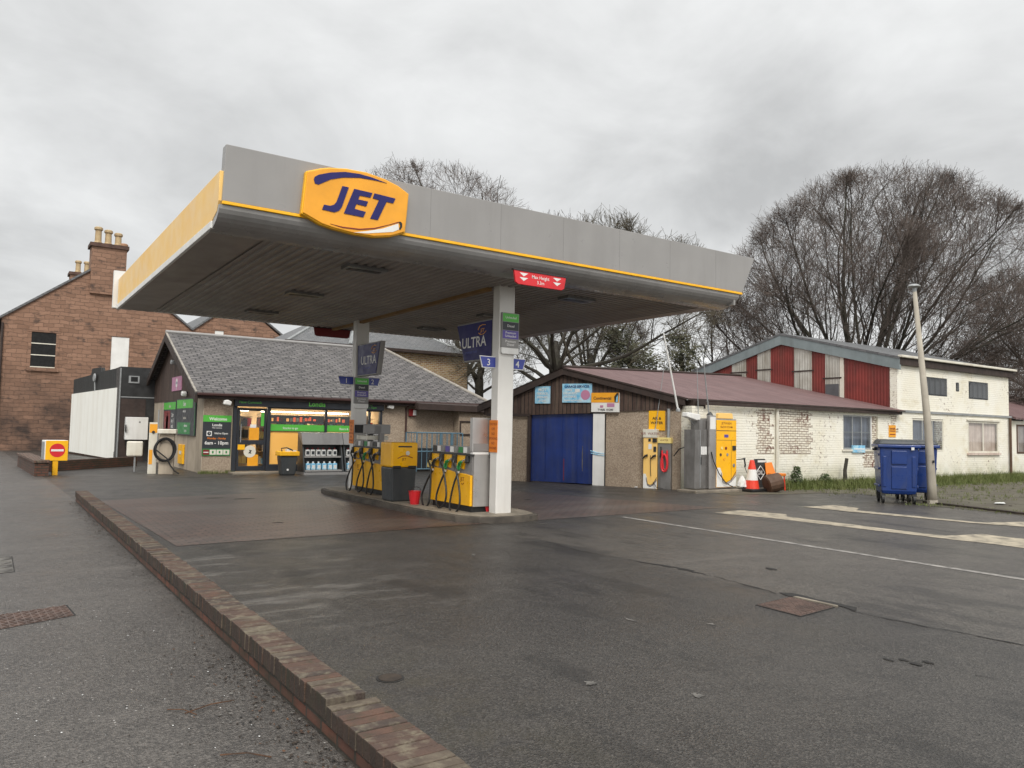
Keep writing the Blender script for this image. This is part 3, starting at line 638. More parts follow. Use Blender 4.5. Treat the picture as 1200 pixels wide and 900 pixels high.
# ------------------------------------------------------------------ pumps
def catmull(P, n=7):
    P = [Vector(p) for p in P]; out = []
    for i in range(len(P)-1):
        a, b_, c, d = P[max(i-1, 0)], P[i], P[i+1], P[min(i+2, len(P)-1)]
        for k in range(n):
            t = k/n; out.append(.5*((2*b_)+(c-a)*t+(2*a-5*b_+4*c-d)*t*t+(3*b_-a-3*c+d)*t*t*t))
    out.append(P[-1]); return out
def hose(b, x, y, dl, dr, low, xt, yt):
    b.tube(catmull([(x, y, .03), (x-dl*.45, y-.2, .08), (x-dl, low+.22, .11), (x-dl*.75, low+.06, .13), (x+(dr-dl)*.35, low, .14), (x+dr*.85, low+.08, .13), (x+dr, low+.26, .11), (x+dr*.55, y-.16, .09), (x+.0, y+.06, .085), (xt+.01, yt-.14, .07), (xt, yt, .01)]), .0185, 7)
def pump(yn, yf, lab, kind):
    x = 7.1; L = yf-yn; D = .56
    r = E('fuel_pump', (x+D/2, (yn+yf)/2, .12), lab, 'fuel pump', 'fuel pumps on the island')
    F = PF(x, yf, 0, -90)     # local x from far end to near end
    B().mt('black').box((x+.05, yn+.05, .12), (x+D-.05, yf-.05, .22)).build('plinth', r)
    B(F).mt('steel').box((.0, .22, -D), (L, 1.145, -.05)).build('body', r, bevel=.006)
    # lower yellow door with a stepped top edge
    p = [(0.02, .23), (L-.03, .23), (L-.03, .77), (L-.22, .79), (.62*L, .80), (.45*L, .83), (.28*L, .84), (.1*L, .86), (.02, .87)]
    B(F).mt('yellow').prism(p, -.048, .0).build('lower_panel', r, bevel=.008)
    b = B(F).mt('redd').text('JET', L*.80 if kind == 1 else L*.2, .66, .07, .002, .004)
    b.tube([(L*.78+.0 if kind == 1 else L*.18-.0, .62, .002), ((L*.80 if kind == 1 else L*.2)+.02, .60, .002), ((L*.84 if kind == 1 else L*.24), .63, .002)], .006, 4); b.build('emblem', r)
    B(F).mt('panel').box((.02, .78, -.049), (L-.03, 1.12, -.03)).build('nozzle_recess', r)
    B(F).mt('blackp').box((0, 1.121, -.06), (L, 1.15, .01)).build('top_rail', r)
    cols = (('blackp', 'blackp'), ('purple', 'greend'), ('greend', 'greend')) if kind == 1 else (('panel', 'blackp'), ('greend', 'greend'), ('blackp', 'blackp'))
    for i in range(3):
        a = .04+i*(L-.08)/3; w = (L-.08)/3
        B(F).mt('yellow').prism([(a, .92), (a+.5*w, .87), (a+.62*w, 1.12), (a, 1.12)], -.029, -.002).build('yellow_flap', r)
        l = B(F).mt('panel').box((a+.03, 1.15, -.14), (a+w-.04, 1.28, -.01)).build('grade_block', r, bevel=.006)
        B(F).mt(cols[i][0]).box((a+.05, 1.165, -.009), (a+.3*w+.05, 1.268, -.003)).build('grade_label', l)
        B(F).mt('white').box((a+.3*w+.08, 1.165, -.009), (a+.3*w+.2, 1.268, -.003)).build('grade_display', l)
        # nozzle: grip, guard, spout up into its boot
        nz = B(F).mt(cols[i][1]); cx = a+.42*w
        nz.tube([(cx-.07, .845, .03), (cx-.05, .93, .04), (cx, .985, .05), (cx+.06, 1.01, .045)], [.02, .028, .034, .026], 8)
        nz.tube([(cx-.05, .95, .07), (cx-.03, .88, .09), (cx+.03, .87, .08), (cx+.05, .97, .06)], .009, 6)
        n_ = nz.build('nozzle', r)
        B(F).mt('galv').tube([(cx+.05, 1.0, .045), (cx+.12, 1.045, .03), (cx+.17, 1.06, -.03)], .013, 7).build('spout', n_)
        B(F).mt('blackp').prism([(cx+.11, .98), (cx+.22, 1.0), (cx+.21, 1.11), (cx+.15, 1.11)], -.03, .03).build('boot', r, bevel=.01)
        B(F).mt('white').cyl((cx-.075, .83, .03), (cx-.08, .795, .03), .022, .02, 8).build('hose_joint', n_)
        h = B(F).mt('black')
        if i == 0: hose(h, cx-.08, .80, .26, .06, .10, a-.01, 1.12)
        elif i == 1: hose(h, cx-.08, .80, .16, .20, .14, a-.01, 1.12)
        else: hose(h, cx-.09, .80, .12, .22, .08, a-.01, 1.12)
        h.build('hose', n_)
        B(F).mt('blackp').box((a-.03, .98, -.03), (a+.02, 1.12, .05)).build('hose_post', r, bevel=.008)
    if kind == 1:
        B(F).mt('white').box((L-.09, 1.146, -D+.01), (L-.005, 1.185, -.02)).build('lit_strip', r)
        B(F).mt('steel').box((L-.10, 1.187, -D), (L, 1.80, -.01)).build('display_head', r, bevel=.01)
        B(F).mt('panel').box((L-.001, 1.20, -D+.02), (L+.004, 1.34, -.03)).build('head_base', r)
        B(F).mt('paleyellow').prism([(-.30, .83), (-.1, .83), (-.1, 1.06), (-.22, 1.06), (-.26, 1.03)], -.22, -.08).build('paper_dispenser', r, bevel=.01)
    else:
        B(F).mt('panel').box((.1, 1.15, -.4), (.22, 1.46, -.3)).box((L-.95, 1.15, -.4), (L-.83, 1.46, -.3)).build('head_post', r)
        B(F).mt('cream').box((.04, 1.30, -.6), (.62, 1.40, -.06)).build('lower_head', r, bevel=.01)
        hd = B(F).mt('grey').box((.0, 1.435, -.66), (.60, 1.66, .0)).build('display_head', r, bevel=.012)
        B(F).mt('void').box((.06, 1.455, .001), (.54, 1.64, .006)).build('display_screen', hd)
        g = PF(x, yf-.60, 0, 0)
        b = B(g).mt('panel')
        for i in range(14): b.box((.26+.012*i, 1.47, .0), (.266+.012*i, 1.62, .004))
        b.build('grille', hd)
pump(11.66, 13.19, 'fuel pump nearest the camera with yellow front and tall steel end beside the pale column', 1)
pump(15.35, 17.0, 'far fuel pump with grey display box on top, behind the yellow topped forecourt bin', 2)

def island_bin():
    x0, x1, y0, y1 = 6.66, 7.22, 13.98, 14.5
    r = E('forecourt_bin', (6.94, 14.2, .12), 'grey forecourt bin with yellow hood between the two fuel pumps', 'bin')
    B().mt('wheely').hexa([(x0+.03, y0+.03, .12), (x1-.03, y0+.03, .12), (x1-.03, y1-.03, .12), (x0+.03, y1-.03, .12)], [(x0, y0, .80), (x1, y0, .80), (x1, y1, .80), (x0, y1, .80)]).build('body', r, bevel=.03)
    B().mt('yellow').box((x0-.012, y0-.012, .80), (x1+.012, y1+.012, 1.30)).build('hood', r, bevel=.035)
    for a, c in ((x0+.02, x0+.2), (x1-.2, x1-.02)):
        B().mt('blackp').box((a, y0-.02, .775), (c, y0+.02, .835)).build('hinge', r, bevel=.012)
    b = B(PF((x0+x1)/2, y0-.013, 0, 0)).mt('redd'); b.tube([(-.16, .98, 0), (-.05, 1.03, .0), (.06, 1.03, 0), (.17, .99, 0)], .009, 5)
    b.mt('cream').cyl((.06, 1.085, 0), (.06, 1.085, .006), .045, n=12); b.mt('redd').text('JET', -.02, .94, .05, .002, .004); b.build('emblem', r)
    B(PF((x0+x1)/2, y0-.013, 0, 0)).mt('blackp').box((-.15, 1.2, -.002), (.15, 1.23, .003)).build('slot', r)
island_bin()
def bucket(x, y, z, lab, s=1.):
    r = E('fire_bucket', (x, y, z), lab, 'fire bucket')
    B().mt('red').lathe((x, y, z), [(.10*s, 0), (.14*s, .28*s), (.15*s, .30*s), (.135*s, .30*s), (.12*s, .25*s)], 14).build('pail', r, smooth=False)
    B().mt('black').tube([(x-.14*s, y, z+.28*s), (x-.1*s, y-.05, z+.37*s), (x, y-.06, z+.40*s), (x+.1*s, y-.05, z+.37*s), (x+.14*s, y, z+.28*s)], .006, 5).build('handle', r)
bucket(6.90, 13.42, .12, 'red fire bucket beside the far end of the near pump', .85)
bucket(7.50, 11.79, .12, 'red fire bucket squeezed between near pump and pale column', .9)

# ------------------------------------------------------------------ shop
def winframe(F, x0, x1, z0, z1, k, t=.05, d=.04, cols=1, rows=1, parent=None, glass='glad', back=None, name='window'):
    b = B(F).mt(k)
    b.box((x0, z0, -.03), (x1, z0+t, d)).box((x0, z1-t, -.03), (x1, z1, d)).box((x0, z0+t, -.03), (x0+t, z1-t, d)).box((x1-t, z0+t, -.03), (x1, z1-t, d))
    for i in range(1, cols): c = x0+(x1-x0)*i/cols; b.box((c-t/2, z0+t, -.028), (c+t/2, z1-t, d-.004))
    for i in range(1, rows): c = z0+(z1-z0)*i/rows; b.box((x0+t, c-t/3, -.026), (x1-t, c+t/3, d-.008))
    w = b.build(name, parent)
    B(F).mt(glass).poly([(x0+t, z0+t, -.005), (x1-t, z0+t, -.005), (x1-t, z1-t, -.005), (x0+t, z1-t, -.005)]).build('pane', w)
    if back: B(F).mt(back).poly([(x0+.01, z0+.01, -.10), (x1-.01, z0+.01, -.10), (x1-.01, z1-.01, -.10), (x0+.01, z1-.01, -.10)]).build('backing', w)
    return w

def shop():
    r = E('shop_building', (11, 31, 0), 'single storey convenience shop with grey tiled roof and dark green lettered frontage', 'shop')
    F = PF(0, 26, 0, 0); X1 = 16.3
    b = B(F).mt('pebble')
    b.box((5.72, 0, -.25), (6.62, 2.56, 0)).box((11.93, 0, -.25), (X1, 2.62, 0)).box((6.62, 2.2, -.25), (11.93, 2.62, -.02))
    b.mt('render').box((5.70, 0, -.25), (5.72, 2.56, .004)).box((6.60, 0.0, -.2), (6.622, 2.2, .005))
    b.m = Matrix(); b.mt('render').box((5.70, 26.25, 0), (5.95, 36.5, 2.5)); b.mt('render').box((16.05, 26.25, 0), (16.3, 36.5, 2.6)); b.box((5.95, 36.25, 0), (16.05, 36.5, 2.6))
    b.build('wall', r)
    # gable boarding and roof
    G = PF(5.70, 0, 0, -90)
    B(G).mt('timber').prism([(-36.4, 2.42), (-26.02, 2.42), (-26.02, 2.62), (-31.3, 4.86), (-36.4, 2.62)], -.2, .02).build('gable_boarding', r)
    e0, ez, rz = 25.72, 2.60, 5.02; ry = 31.3; xL = 5.38; xr = 14.45; xe = 16.55
    th = .09; b = B().mt('slate')
    b.hexa([(xL, e0, ez-th), (xe, e0, ez-th), (xr, ry, rz-th), (xL, ry, rz-th)], [(xL, e0, ez), (xe, e0, ez), (xr, ry, rz), (xL, ry, rz)])
    b.build('roof_slope', r)
    b = B().mt('slate').hexa([(xL, ry, rz-th-.003), (xr, ry, rz-th-.003), (xe, 36.9, ez-th), (xL, 36.9, ez-th)], [(xL, ry, rz-.003), (xr, ry, rz-.003), (xe, 36.9, ez), (xL, 36.9, ez)]); b.build('roof_slope', r)
    B().mt('slate').poly([(xe, e0, ez-.004), (xe, 36.9, ez-.004), (xr, ry, rz-.004)]).build('hip_slope', r)
    b = B().mt('grey'); b.tube([(xL, ry, rz+.02), (xr, ry, rz+.02)], .07, 8); b.build('ridge_tile', r)
    B().mt('verge').tube([(xr, ry, rz+.01), (xe, e0, ez+.01)], .065, 8).build('hip_tile', r)
    B().mt('verge').hexa([(xL-.012, e0, ez-.02), (xL+.05, e0, ez-.02), (xL+.05, ry, rz-.02), (xL-.012, ry, rz-.02)], [(xL-.012, e0, ez+.022), (xL+.05, e0, ez+.022), (xL+.05, ry, rz+.022), (xL-.012, ry, rz+.022)]).build('verge', r)
    for s in (0, 1):
        ya = e0 if s == 0 else 36.9
        B().mt('fasciawood').hexa([(xL-.02, ya, ez-.34), (xL+.06, ya, ez-.34), (xL+.06, ry, rz-.34), (xL-.02, ry, rz-.34)], [(xL-.02, ya, ez-.085), (xL+.06, ya, ez-.085), (xL+.06, ry, rz-.085), (xL-.02, ry, rz-.085)]).build('bargeboard', r)
    B().mt('fasciawood').box((xL+.06, e0+.03, 2.40), (xe-.05, e0+.10, 2.55)).build('eaves_board', r)
    B().mt('fasciawood').box((xL+.07, e0+.11, 2.47), (X1, 26.0, 2.50)).build('eaves_soffit', r)
    g = B().mt('gutter'); g.box((xL+.05, e0-.09, 2.49), (xe, e0+.02, 2.58)); g.build('gutter', r, bevel=.02)
    B().mt('gutter').tube([(12.9, 25.72, 2.5), (12.9, 25.95, 2.3), (12.9, 25.96, .05)], .035, 8).build('downpipe', r)
    # lettered fascia
    f = B(F).mt('dark').box((6.64, 2.19, 0.), (11.95, 2.46, .14)).build('sign_fascia', r, bevel=.006)
    b = B(F).mt('greenb').text('Londis', 9.42, 2.265, .165, .143, .014); b.build('lettering', f)
    b = B(F).mt('green').text('New Cumnock', 7.15, 2.29, .085, .143, .002).text('licensed', 11.4, 2.37, .04, .143).text('6am - 10pm', 11.4, 2.26, .075, .143, .003); b.build('small_lettering', f)
    # shop front framing
    b = B(F).mt('dark')
    for a, c in ((6.63, 6.76), (7.74, 7.86), (9.76, 9.84), (11.40, 11.48), (11.84, 11.93)): b.box((a, .05, -.09), (c, 2.19, .05))
    b.box((7.86, 0, -.09), (11.84, .26, .045)).box((7.86, 1.385, -.02), (9.76, 1.40, .02)).box((7.86, 2.15, -.05), (11.84, 2.19, .04))
    b.build('shopfront_frame', r, bevel=.006)
    d = B(F).mt('dark'); d.box((6.78, .06, -.05), (6.86, 2.14, .0)).box((7.66, .06, -.05), (7.73, 2.14, .0)).box((6.86, .06, -.05), (7.66, .22, .0)).box((6.86, .93, -.05), (7.66, 1.08, .0)).box((6.86, 2.05, -.05), (7.66, 2.14, .0))
    d = d.build('door', r, bevel=.004)
    for z0, z1 in ((.22, .93), (1.08, 2.05)): B(F).mt('gla').poly([(6.86, z0, -.025), (7.66, z0, -.025), (7.66, z1, -.025), (6.86, z1, -.025)]).build('pane', d)
    s = B(F).mt('cream').cyl((7.22, .70, -.02), (7.22, .70, -.015), .2, n=24)
    s.mt('blackp').poly([(7.17, .64, -.013), (7.28, .63, -.013), (7.25, .68, -.013), (7.29, .74, -.013), (7.18, .76, -.013), (7.22, .71, -.013)]); s.build('round_sticker', d)
    s = B(F).mt('yellow').box((6.82, .76, .001), (7.05, .93, .004)); s.build('yellow_sticker', d)
    B(F).mt('contior').box((7.18, 1.085, -.022), (7.5, 1.5, -.019)).box((7.15, .225, -.022), (7.5, .60, -.019)).build('amber_poster', d)
    B(F).mt('white').box((7.2, 1.49, -.018), (7.4, 1.6, -.015)).build('notice', d)
    B(F).mt('green').box((7.55, 1.55, -.022), (7.655, 2.0, -.019)).build('green_strip', d)
    B(F).mt('galv').box((6.885, 1.0, .001), (6.91, 1.6, .03)).build('handle', d)
    for a, c, z0 in ((7.86, 9.76, .26), (9.84, 11.40, .26), (11.48, 11.84, .26)):
        w = B(F).mt('gla').poly([(a, z0, -.03), (c, z0, -.03), (c, 2.15, -.03), (a, 2.15, -.03)]).build('window', r)
        if c < 11.5:
            B(F).mt('orange2').box((a, .28, -.028), (c, 1.385, -.022)).build('orange_vinyl', w)
            v = B(F).mt('green').box((a, 1.40, -.028), (c, 1.62, -.021)).build('green_vinyl', w)
            B(F).mt('white').text('Snacks to go' if a < 8 else 'Beers & wines', (a+c)/2-(.25 if a < 8 else 0), 1.465, .075, -.019, .006).build('lettering', v)
    # interior
    b = B(F).mt('wallin').box((5.96, 0, -4.6), (12.6, 2.45, -4.5)).box((5.96, -.01, -4.5), (12.6, .012, -.26)).box((12.5, 0, -4.5), (12.6, 2.45, -.26)).mt('cream').box((5.96, 2.41, -4.5), (12.6, 2.45, -.26))
    b.build('interior', r)
    b = B(F).mt('lit')
    for x in (6.6, 7.9, 9.2, 10.5, 11.6): b.box((x, 2.36, -3.2), (x+.95, 2.405, -2.6))
    b.box((6.7, 2.07, -1.75), (7.6, 2.11, -1.7)).box((7.95, 2.05, -1.45), (11.2, 2.085, -1.4)); b.build('ceiling_light', r)
shop()
def shelfunit(x0, x1, depth, lab):
    r = E('shop_shelf', ((x0+x1)/2, 26+depth, 0), lab, 'shelf', 'lit shelves inside the shop window'); F = PF(0, 26+depth, 0, 0)
    b = B(F).mt('wallin').box((x0, .02, -.4), (x1, 2.0, -.37))
    for z in (.2, .65, 1.1, 1.5, 1.85): b.box((x0, z, -.37), (x1, z+.03, 0))
    b.build('rack', r); random.seed(int(x0*10))
    b = B(F)
    for z in (.23, .68, 1.13, 1.53):
        x = x0+.02
        while x < x1-.15:
            w = random.uniform(.08, .2); b.mt(random.choice(['red', 'orange', 'paleyellow', 'drumb', 'redd', 'cream', 'contior', 'skyblue', 'charcoal', 'fasciawood', 'drumb']))
            b.box((x, z, -.3), (x+w-.012, z+random.uniform(.16, .30), -.04)); x += w
    tag(b.build('stocked_goods', r), kind='stuff')
shelfunit(6.5, 7.75, 1.7, 'wooden shop shelf of mixed groceries seen through the glass door')
shelfunit(7.9, 9.7, 1.35, 'shop shelf of red and orange packets behind the large left window')
shelfunit(9.85, 12.2, 1.35, 'shop shelf of packets behind the right hand window')
b = B(PF(0, 27.0, 0, 0)).mt('blackp').box((8.1, 1.66, -.05), (11.1, 1.95, 0)).mt('ledred')
random.seed(9); x = 8.2
while x < 10.9:
    w = random.uniform(.03, .10); b.mt(random.choice(['ledred', 'ledred', 'ledor', 'redd', 'drumb', 'drumb', 'cream'])); h = random.uniform(.06, .14); b.box((x, 1.72+random.uniform(0, .06), .0), (x+w, 1.76+h, .004)); x += w+random.uniform(.01, .05)
tag(b.build('display_gantry'), 'glowing red display gantry across the top of the shop window', 'display')

# wall signs of the shop
def panel_sign(F, x0, x1, z0, z1, name, lab, bands, texts, k='charcoal', d=.03, cat='sign', group=None):
    mid = F @ Vector(((x0+x1)/2, z0, 0))
    r = E(name, mid, lab, cat, group)
    B(F).mt(k).box((x0, z0, .002), (x1, z1, d)).build('panel', r, bevel=.003)
    for (a, c, e, f, kk) in bands: B(F).mt(kk).box((a, e, d), (c, f, d+.004)).build('band', r)
    if texts:
        b = B(F)
        for (s, x, z, h, kk) in texts: b.mt(kk).text(s, x, z, h, d+.006, .022)
        b.build('lettering', r)
    return r
F = PF(0, 26, 0, 0)
r = panel_sign(F, 5.70, 6.58, .57, 1.87, 'welcome_board', 'dark Welcome opening hours board with green header beside the shop door', [(5.70, 6.58, 1.66, 1.87, 'green'), (5.70, 6.58, .57, .79, 'greend')],
    [('Welcome', 6.16, 1.71, .10, 'white'), ('Londis', 6.14, 1.52, .085, 'white'), ('New Cumnock', 6.14, 1.45, .035, 'white'), ("We're Open", 6.27, 1.26, .06, 'white'), ('Monday - Sunday', 6.14, 1.10, .06, 'orange'), ('6am - 10pm', 6.14, .93, .11, 'white')])
b = B(F)
for i, k in enumerate(('redd', 'cream', 'cream', 'cream')): b.mt(k).box((5.73+.21*i, .60, .034), (5.92+.21*i, .76, .038))
b.mt('white').box((5.75, .66, .038), (5.90, .69, .040)); b.mt('greend')
for i in (1, 2, 3): b.lathe((0, 0, 0), [(.001, 0)], 3) if False else b.box((5.80+.21*i, .64, .038), (5.85+.21*i, .72, .040))
b.build('service_icons', r)
b = B(F).mt('white').box((5.82, 1.20, .03), (5.98, 1.36, .036)).mt('charcoal').cyl((5.90, 1.28, .036), (5.90, 1.28, .038), .062, n=16).mt('white').box((5.897, 1.28, .038), (5.905, 1.325, .040)).box((5.897, 1.277, .038), (5.93, 1.284, .040)); b.build('clock_icon', r)
G = PF(5.70, 0, 0, -90)
r = panel_sign(G, -32.45, -30.1, 1.22, 2.40, 'poster_case', 'left poster case on the shop gable showing a tall pink drink and a green header', [(-32.4, -30.15, 2.1, 2.37, 'green'), (-32.3, -31.1, 1.25, 2.05, 'redd'), (-31.85, -31.45, 1.27, 1.85, 'pink'), (-31.7, -31.6, 1.8, 1.98, 'white')],
    [('offers', -31.2, 2.17, .11, 'cream'), ('2 for', -30.65, 1.82, .15, 'white'), ('any 3', -30.65, 1.62, .15, 'white'), ('each', -30.65, 1.42, .15, 'white')], d=.06, group='poster cases on the shop gable')
r = panel_sign(G, -30.0, -26.9, 1.18, 2.46, 'poster_case', 'right poster case on the shop gable with green block at its foot', [(-29.9, -27.3, 2.12, 2.42, 'green'), (-29.7, -27.6, 1.22, 1.62, 'greend'), (-26.95, -26.9, 1.2, 2.4, 'greend')],
    [('Save', -28.6, 2.2, .16, 'white'), ('every day', -28.6, 1.98, .09, 'white'), ('hot food', -28.5, 1.74, .09, 'cream'), ('delivered', -28.3, 1.47, .10, 'white'), ('to you', -28.3, 1.3, .10, 'white')], d=.06, group='poster cases on the shop gable')
r = panel_sign(G, -31.15, -29.4, 2.78, 3.30, 'gable_badge', 'pink square badge sign with white oval on the brown gable boarding', [], [('ATM', -30.27, 3.02, .10, 'navy'), ('cash', -30.27, 2.83, .07, 'white')], k='pink', d=.04)
B(G).mt('white').cyl((-30.27, 3.07, .04), (-30.27, 3.07, .044), .17, n=20).build('oval', r)
def seclight(F, x, z, lab, k='white'):
    r = E('security_light', F @ Vector((x, z, 0)), lab, 'wall light')
    B(F).mt('blackp').box((x-.03, z, .001), (x+.03, z+.08, .12)).build('bracket', r)
    B(F).mt(k).prism([(x-.13, z-.06), (x+.10, z-.10), (x+.14, z+.02), (x+.02, z+.09), (x-.1, z+.07)], .06, .22).build('lamp_head', r, bevel=.03)
seclight(PF(0, 25.82, 0, 0), 6.35, 2.29, 'white round wall light above the Welcome board')
seclight(PF(0, 26, 0, 0), 12.2, 2.36, 'white spotlight at the right end of the shop fascia')
seclight(G, -28.4, 2.62, 'white lamp at the lower corner of the shop gable boarding')
seclight(G, -30.6, 3.85, 'grey lamp high under the apex of the shop gable', 'galv')
r = E('alarm_box', (13.1, 25.9, 2.0), 'small red and white alarm box under the brown eaves', 'alarm box')
B(F).mt('redd').box((13.0, 2.02, .002), (13.3, 2.3, .09)).build('case', r, bevel=.02); B(F).mt('white').box((13.16, 2.06, .091), (13.29, 2.26, .1)).build('label_plate', r)
r = E('wall_box', (5.6, 28.9, .2), 'narrow orange yellow box low on the shop gable wall', 'wall box')
B(G).mt('yellow').box((-29.4, .17, .002), (-28.55, .85, .06)).build('case', r, bevel=.01); B(G).mt('cream').box((-29.2, .5, .061), (-28.8, .62, .065)).build('label_plate', r)

# air hose station in front of the gable
r = E('air_line_station', (4.6, 25.8, 0), 'grey air line post with coiled black hose left of the shop', 'air line')
F2 = PF(4.6, 25.76, 0, -18)
B(F2).mt('render').box((-.2, .0, -.22), (.22, 1.26, 0)).build('cabinet', r, bevel=.015)
B(F2).mt('cream').box((-.26, 1.26, -.24), (.28, 1.40, .10)).build('hose_hook', r, bevel=.02)
h = B(F2).mt('black'); random.seed(4)
pts = []
for i in range(110):
    a = i/110*2*PI*4.3+PI/2; q = .31+.035*math.sin(i*.21); pts.append((-.03+q*math.cos(a)*(.85 if i % 50 < 25 else .95), .78+q*1.08*math.sin(a), .05+.0007*i))
pts += [(.05, .5, .13), (.15, .3, .13), (.28, .12, .13), (.42, .03, .12)]
h.tube(pts, .021, 7).build('coiled_hose', r)
B(F2).mt('galv').tube([(-.27, 1.0, -.1), (-.27, 2.0, -.1)], .02, 6).build('conduit', r)
r = E('air_tower', (4.25, 26.3, 0), 'narrow cream and yellow air machine behind the coiled black hose', 'air machine')
F3 = PF(4.27, 26.1, 0, -10)
B(F3).mt('cream').box((-.12, 0, -.2), (.12, 1.60, 0)).build('body', r, bevel=.01); B(F3).mt('contior').box((-.11, 1.28, .001), (.11, 1.55, .006)).build('yellow_face', r); B(F3).mt('blackp').cyl((0, 1.3, .006), (0, 1.3, .03), .045, n=12).build('dial', r)
B(F3).mt('contior').box((-.1, .3, .001), (.0, .75, .006)).build('lower_face', r)
r = E('gas_meter_box', (3.9, 27.3, .5), 'small beige box low beside the air line post', 'wall box')
B(PF(3.95, 27.3, 0, -10)).mt('cream').box((-.25, .5, -.3), (.22, .98, 0)).build('case', r, bevel=.04); B(PF(3.95, 27.3, 0, -10)).mt('galv').tube([(0, .5, -.1), (0, 0, -.1)], .03, 6).build('leg', r)

# litter bin, oil display stands, cage in front of the shop
r = E('litter_bin', (8.0, 24.5, 0), 'dark litter bin with yellow rim in front of the shop window', 'bin')
B().mt('wheely').hexa([(7.79, 24.32, 0), (8.22, 24.32, 0), (8.22, 24.7, 0), (7.79, 24.7, 0)], [(7.72, 24.28, .62), (8.27, 24.28, .62), (8.27, 24.74, .62), (7.72, 24.74, .62)]).build('body', r, bevel=.04)
B().mt('yellow').box((7.68, 24.24, .62), (8.31, 24.78, .76)).build('rim', r, bevel=.02)
B().mt('blackp').tube([(7.75, 24.3, .76), (7.72, 24.28, .86), (7.9, 24.3, .88), (8.1, 24.3, .80)], .02, 6).build('wiper_handle', r)
B().mt('paper').box((7.9, 24.3, .75), (8.02, 24.45, .83)).box((8.1, 24.32, .75), (8.22, 24.45, .80)).build('crumpled_paper', r)
B(PF(8.0, 24.29, 0, 0)).mt('white').cyl((-.05, .18, .0), (-.05, .18, .008), .035, n=12).build('round_label', r)
def stand(x, lab):
    r = E('display_stand', (x, 24.9, 0), lab, 'display stand', 'display stands outside the shop window'); w = .68
    b = B().mt('wheely')
    for sx in (-w, w-.04): b.m = Matrix.Translation((x+sx, 0, 0)); b.hexa([(0, 24.4, .08), (.04, 24.4, .08), (.04, 25.1, .08), (0, 25.1, .08)], [(0, 24.75, 1.3), (.04, 24.75, 1.3), (.04, 25.1, 1.3), (0, 25.1, 1.3)])
    b.m = Matrix.Translation((x, 0, 0)); b.box((-w+.04, 25.06, .08), (w-.04, 25.1, 1.3)); b.build('side_panel', r)
    B(Matrix.Translation((x, 0, 0))).mt('greyd').hexa([(-w-.02, 24.55, .98), (w+.02, 24.55, .98), (w+.02, 24.59, .98), (-w-.02, 24.59, .98)], [(-w-.02, 24.72, 1.36), (w+.02, 24.72, 1.36), (w+.02, 25.12, 1.38), (-w-.02, 25.12, 1.38)]).build('hood', r)
    for z in (.1, .55): B(Matrix.Translation((x, 0, 0))).mt('grey').box((-w+.04, 24.42+(z*.28), z), (w-.04, 25.06, z+.05)).build('shelf', r)
    B(Matrix.Translation((x, 0, 0))).mt('grey').box((-w-.03, 24.3, .0), (w+.03, 25.1, .075)).build('base', r)
    return r
st1 = stand(9.2, 'left grey display stand of bottles and screenwash nearest the litter bin'); st2 = stand(10.62, 'right grey display stand of bottles partly behind the far pump')
tag(B().mt('wheely').box((8.35, 24.95, .9), (8.5, 25.2, 1.3)).build('bracket_panel', st1)) if False else None
bot = None; GRP = 'white topped bottles on the display stands'
def bottle(x, y, z, kind):
    k = ('paper', 'charcoal') if kind == 0 else ('skyblue', 'paper')
    r = E('bottle', (x, y, z), 'white labelled oil bottle on the upper shelf of a display stand' if kind == 0 else 'pale blue screenwash bottle on the lower shelf of a display stand', 'bottle', 'oil bottles on the upper shelves' if kind == 0 else 'screenwash bottles on the lower shelves')
    B().mt(k[0]).box((x-.075, y-.06, z), (x+.075, y+.06, z+.21)).build('body', r, bevel=.02)
    B().mt('redd' if kind == 0 else 'paper').cyl((x, y, z+.21), (x, y, z+.27), .035, .03, 8).build('cap', r)
    B().mt(k[1]).box((x-.05, y-.064, z+.05), (x+.05, y-.0605, z+.16)).build('label_panel', r)
    return r
b0 = bottle(8.72, 24.72, .60, 0); b1 = bottle(8.72, 24.62, .15, 1)
for base in (9.2, 10.62):
    for i in range(6):
        if not (base == 9.2 and i == 0): copy_tree(b0, (base-.48+.185*i+random.uniform(-.015, .015), 24.72, .60)); copy_tree(b1, (base-.48+.185*i+random.uniform(-.015, .015), 24.62, .15))
def cage():
    r = E('roll_cage', (13.7, 25.2, 0), 'blue grey steel roll cage against the pebble dashed wall', 'roll cage')
    x0, x1, y0, y1, z1 = 12.75, 14.65, 24.75, 25.6, 1.42
    for x in (x0, x1, 14.2):
        for y in (y0, y1): B().mt('cage').tube([(x, y, .02), (x, y, z1)], .03 if x != 14.2 else .05, 6).build('frame_post', r)
    b = B().mt('cage')
    for z in (.12, .75, z1): b.tube([(x0, y0, z), (x1, y0, z), (x1, y1, z), (x0, y1, z), (x0, y0, z)], .022, 6)
    b.build('rail', r); b = B().mt('cage')
    for i in range(1, 9):
        x = x0+(x1-x0)*i/9; b.tube([(x, y0, .12), (x, y0, z1)], .014, 5); b.tube([(x, y1, .12), (x, y1, z1)], .012, 5)
    for i in range(1, 4):
        y = y0+(y1-y0)*i/4; b.tube([(x0, y, .12), (x0, y, z1)], .009, 5); b.tube([(x1, y, .12), (x1, y, z1)], .009, 5)
    b.build('bars', r)
    B().mt('charcoal').box((13.0, 25.3, .05), (14.5, 25.58, .85)).build('back_sheet', r)
cage()

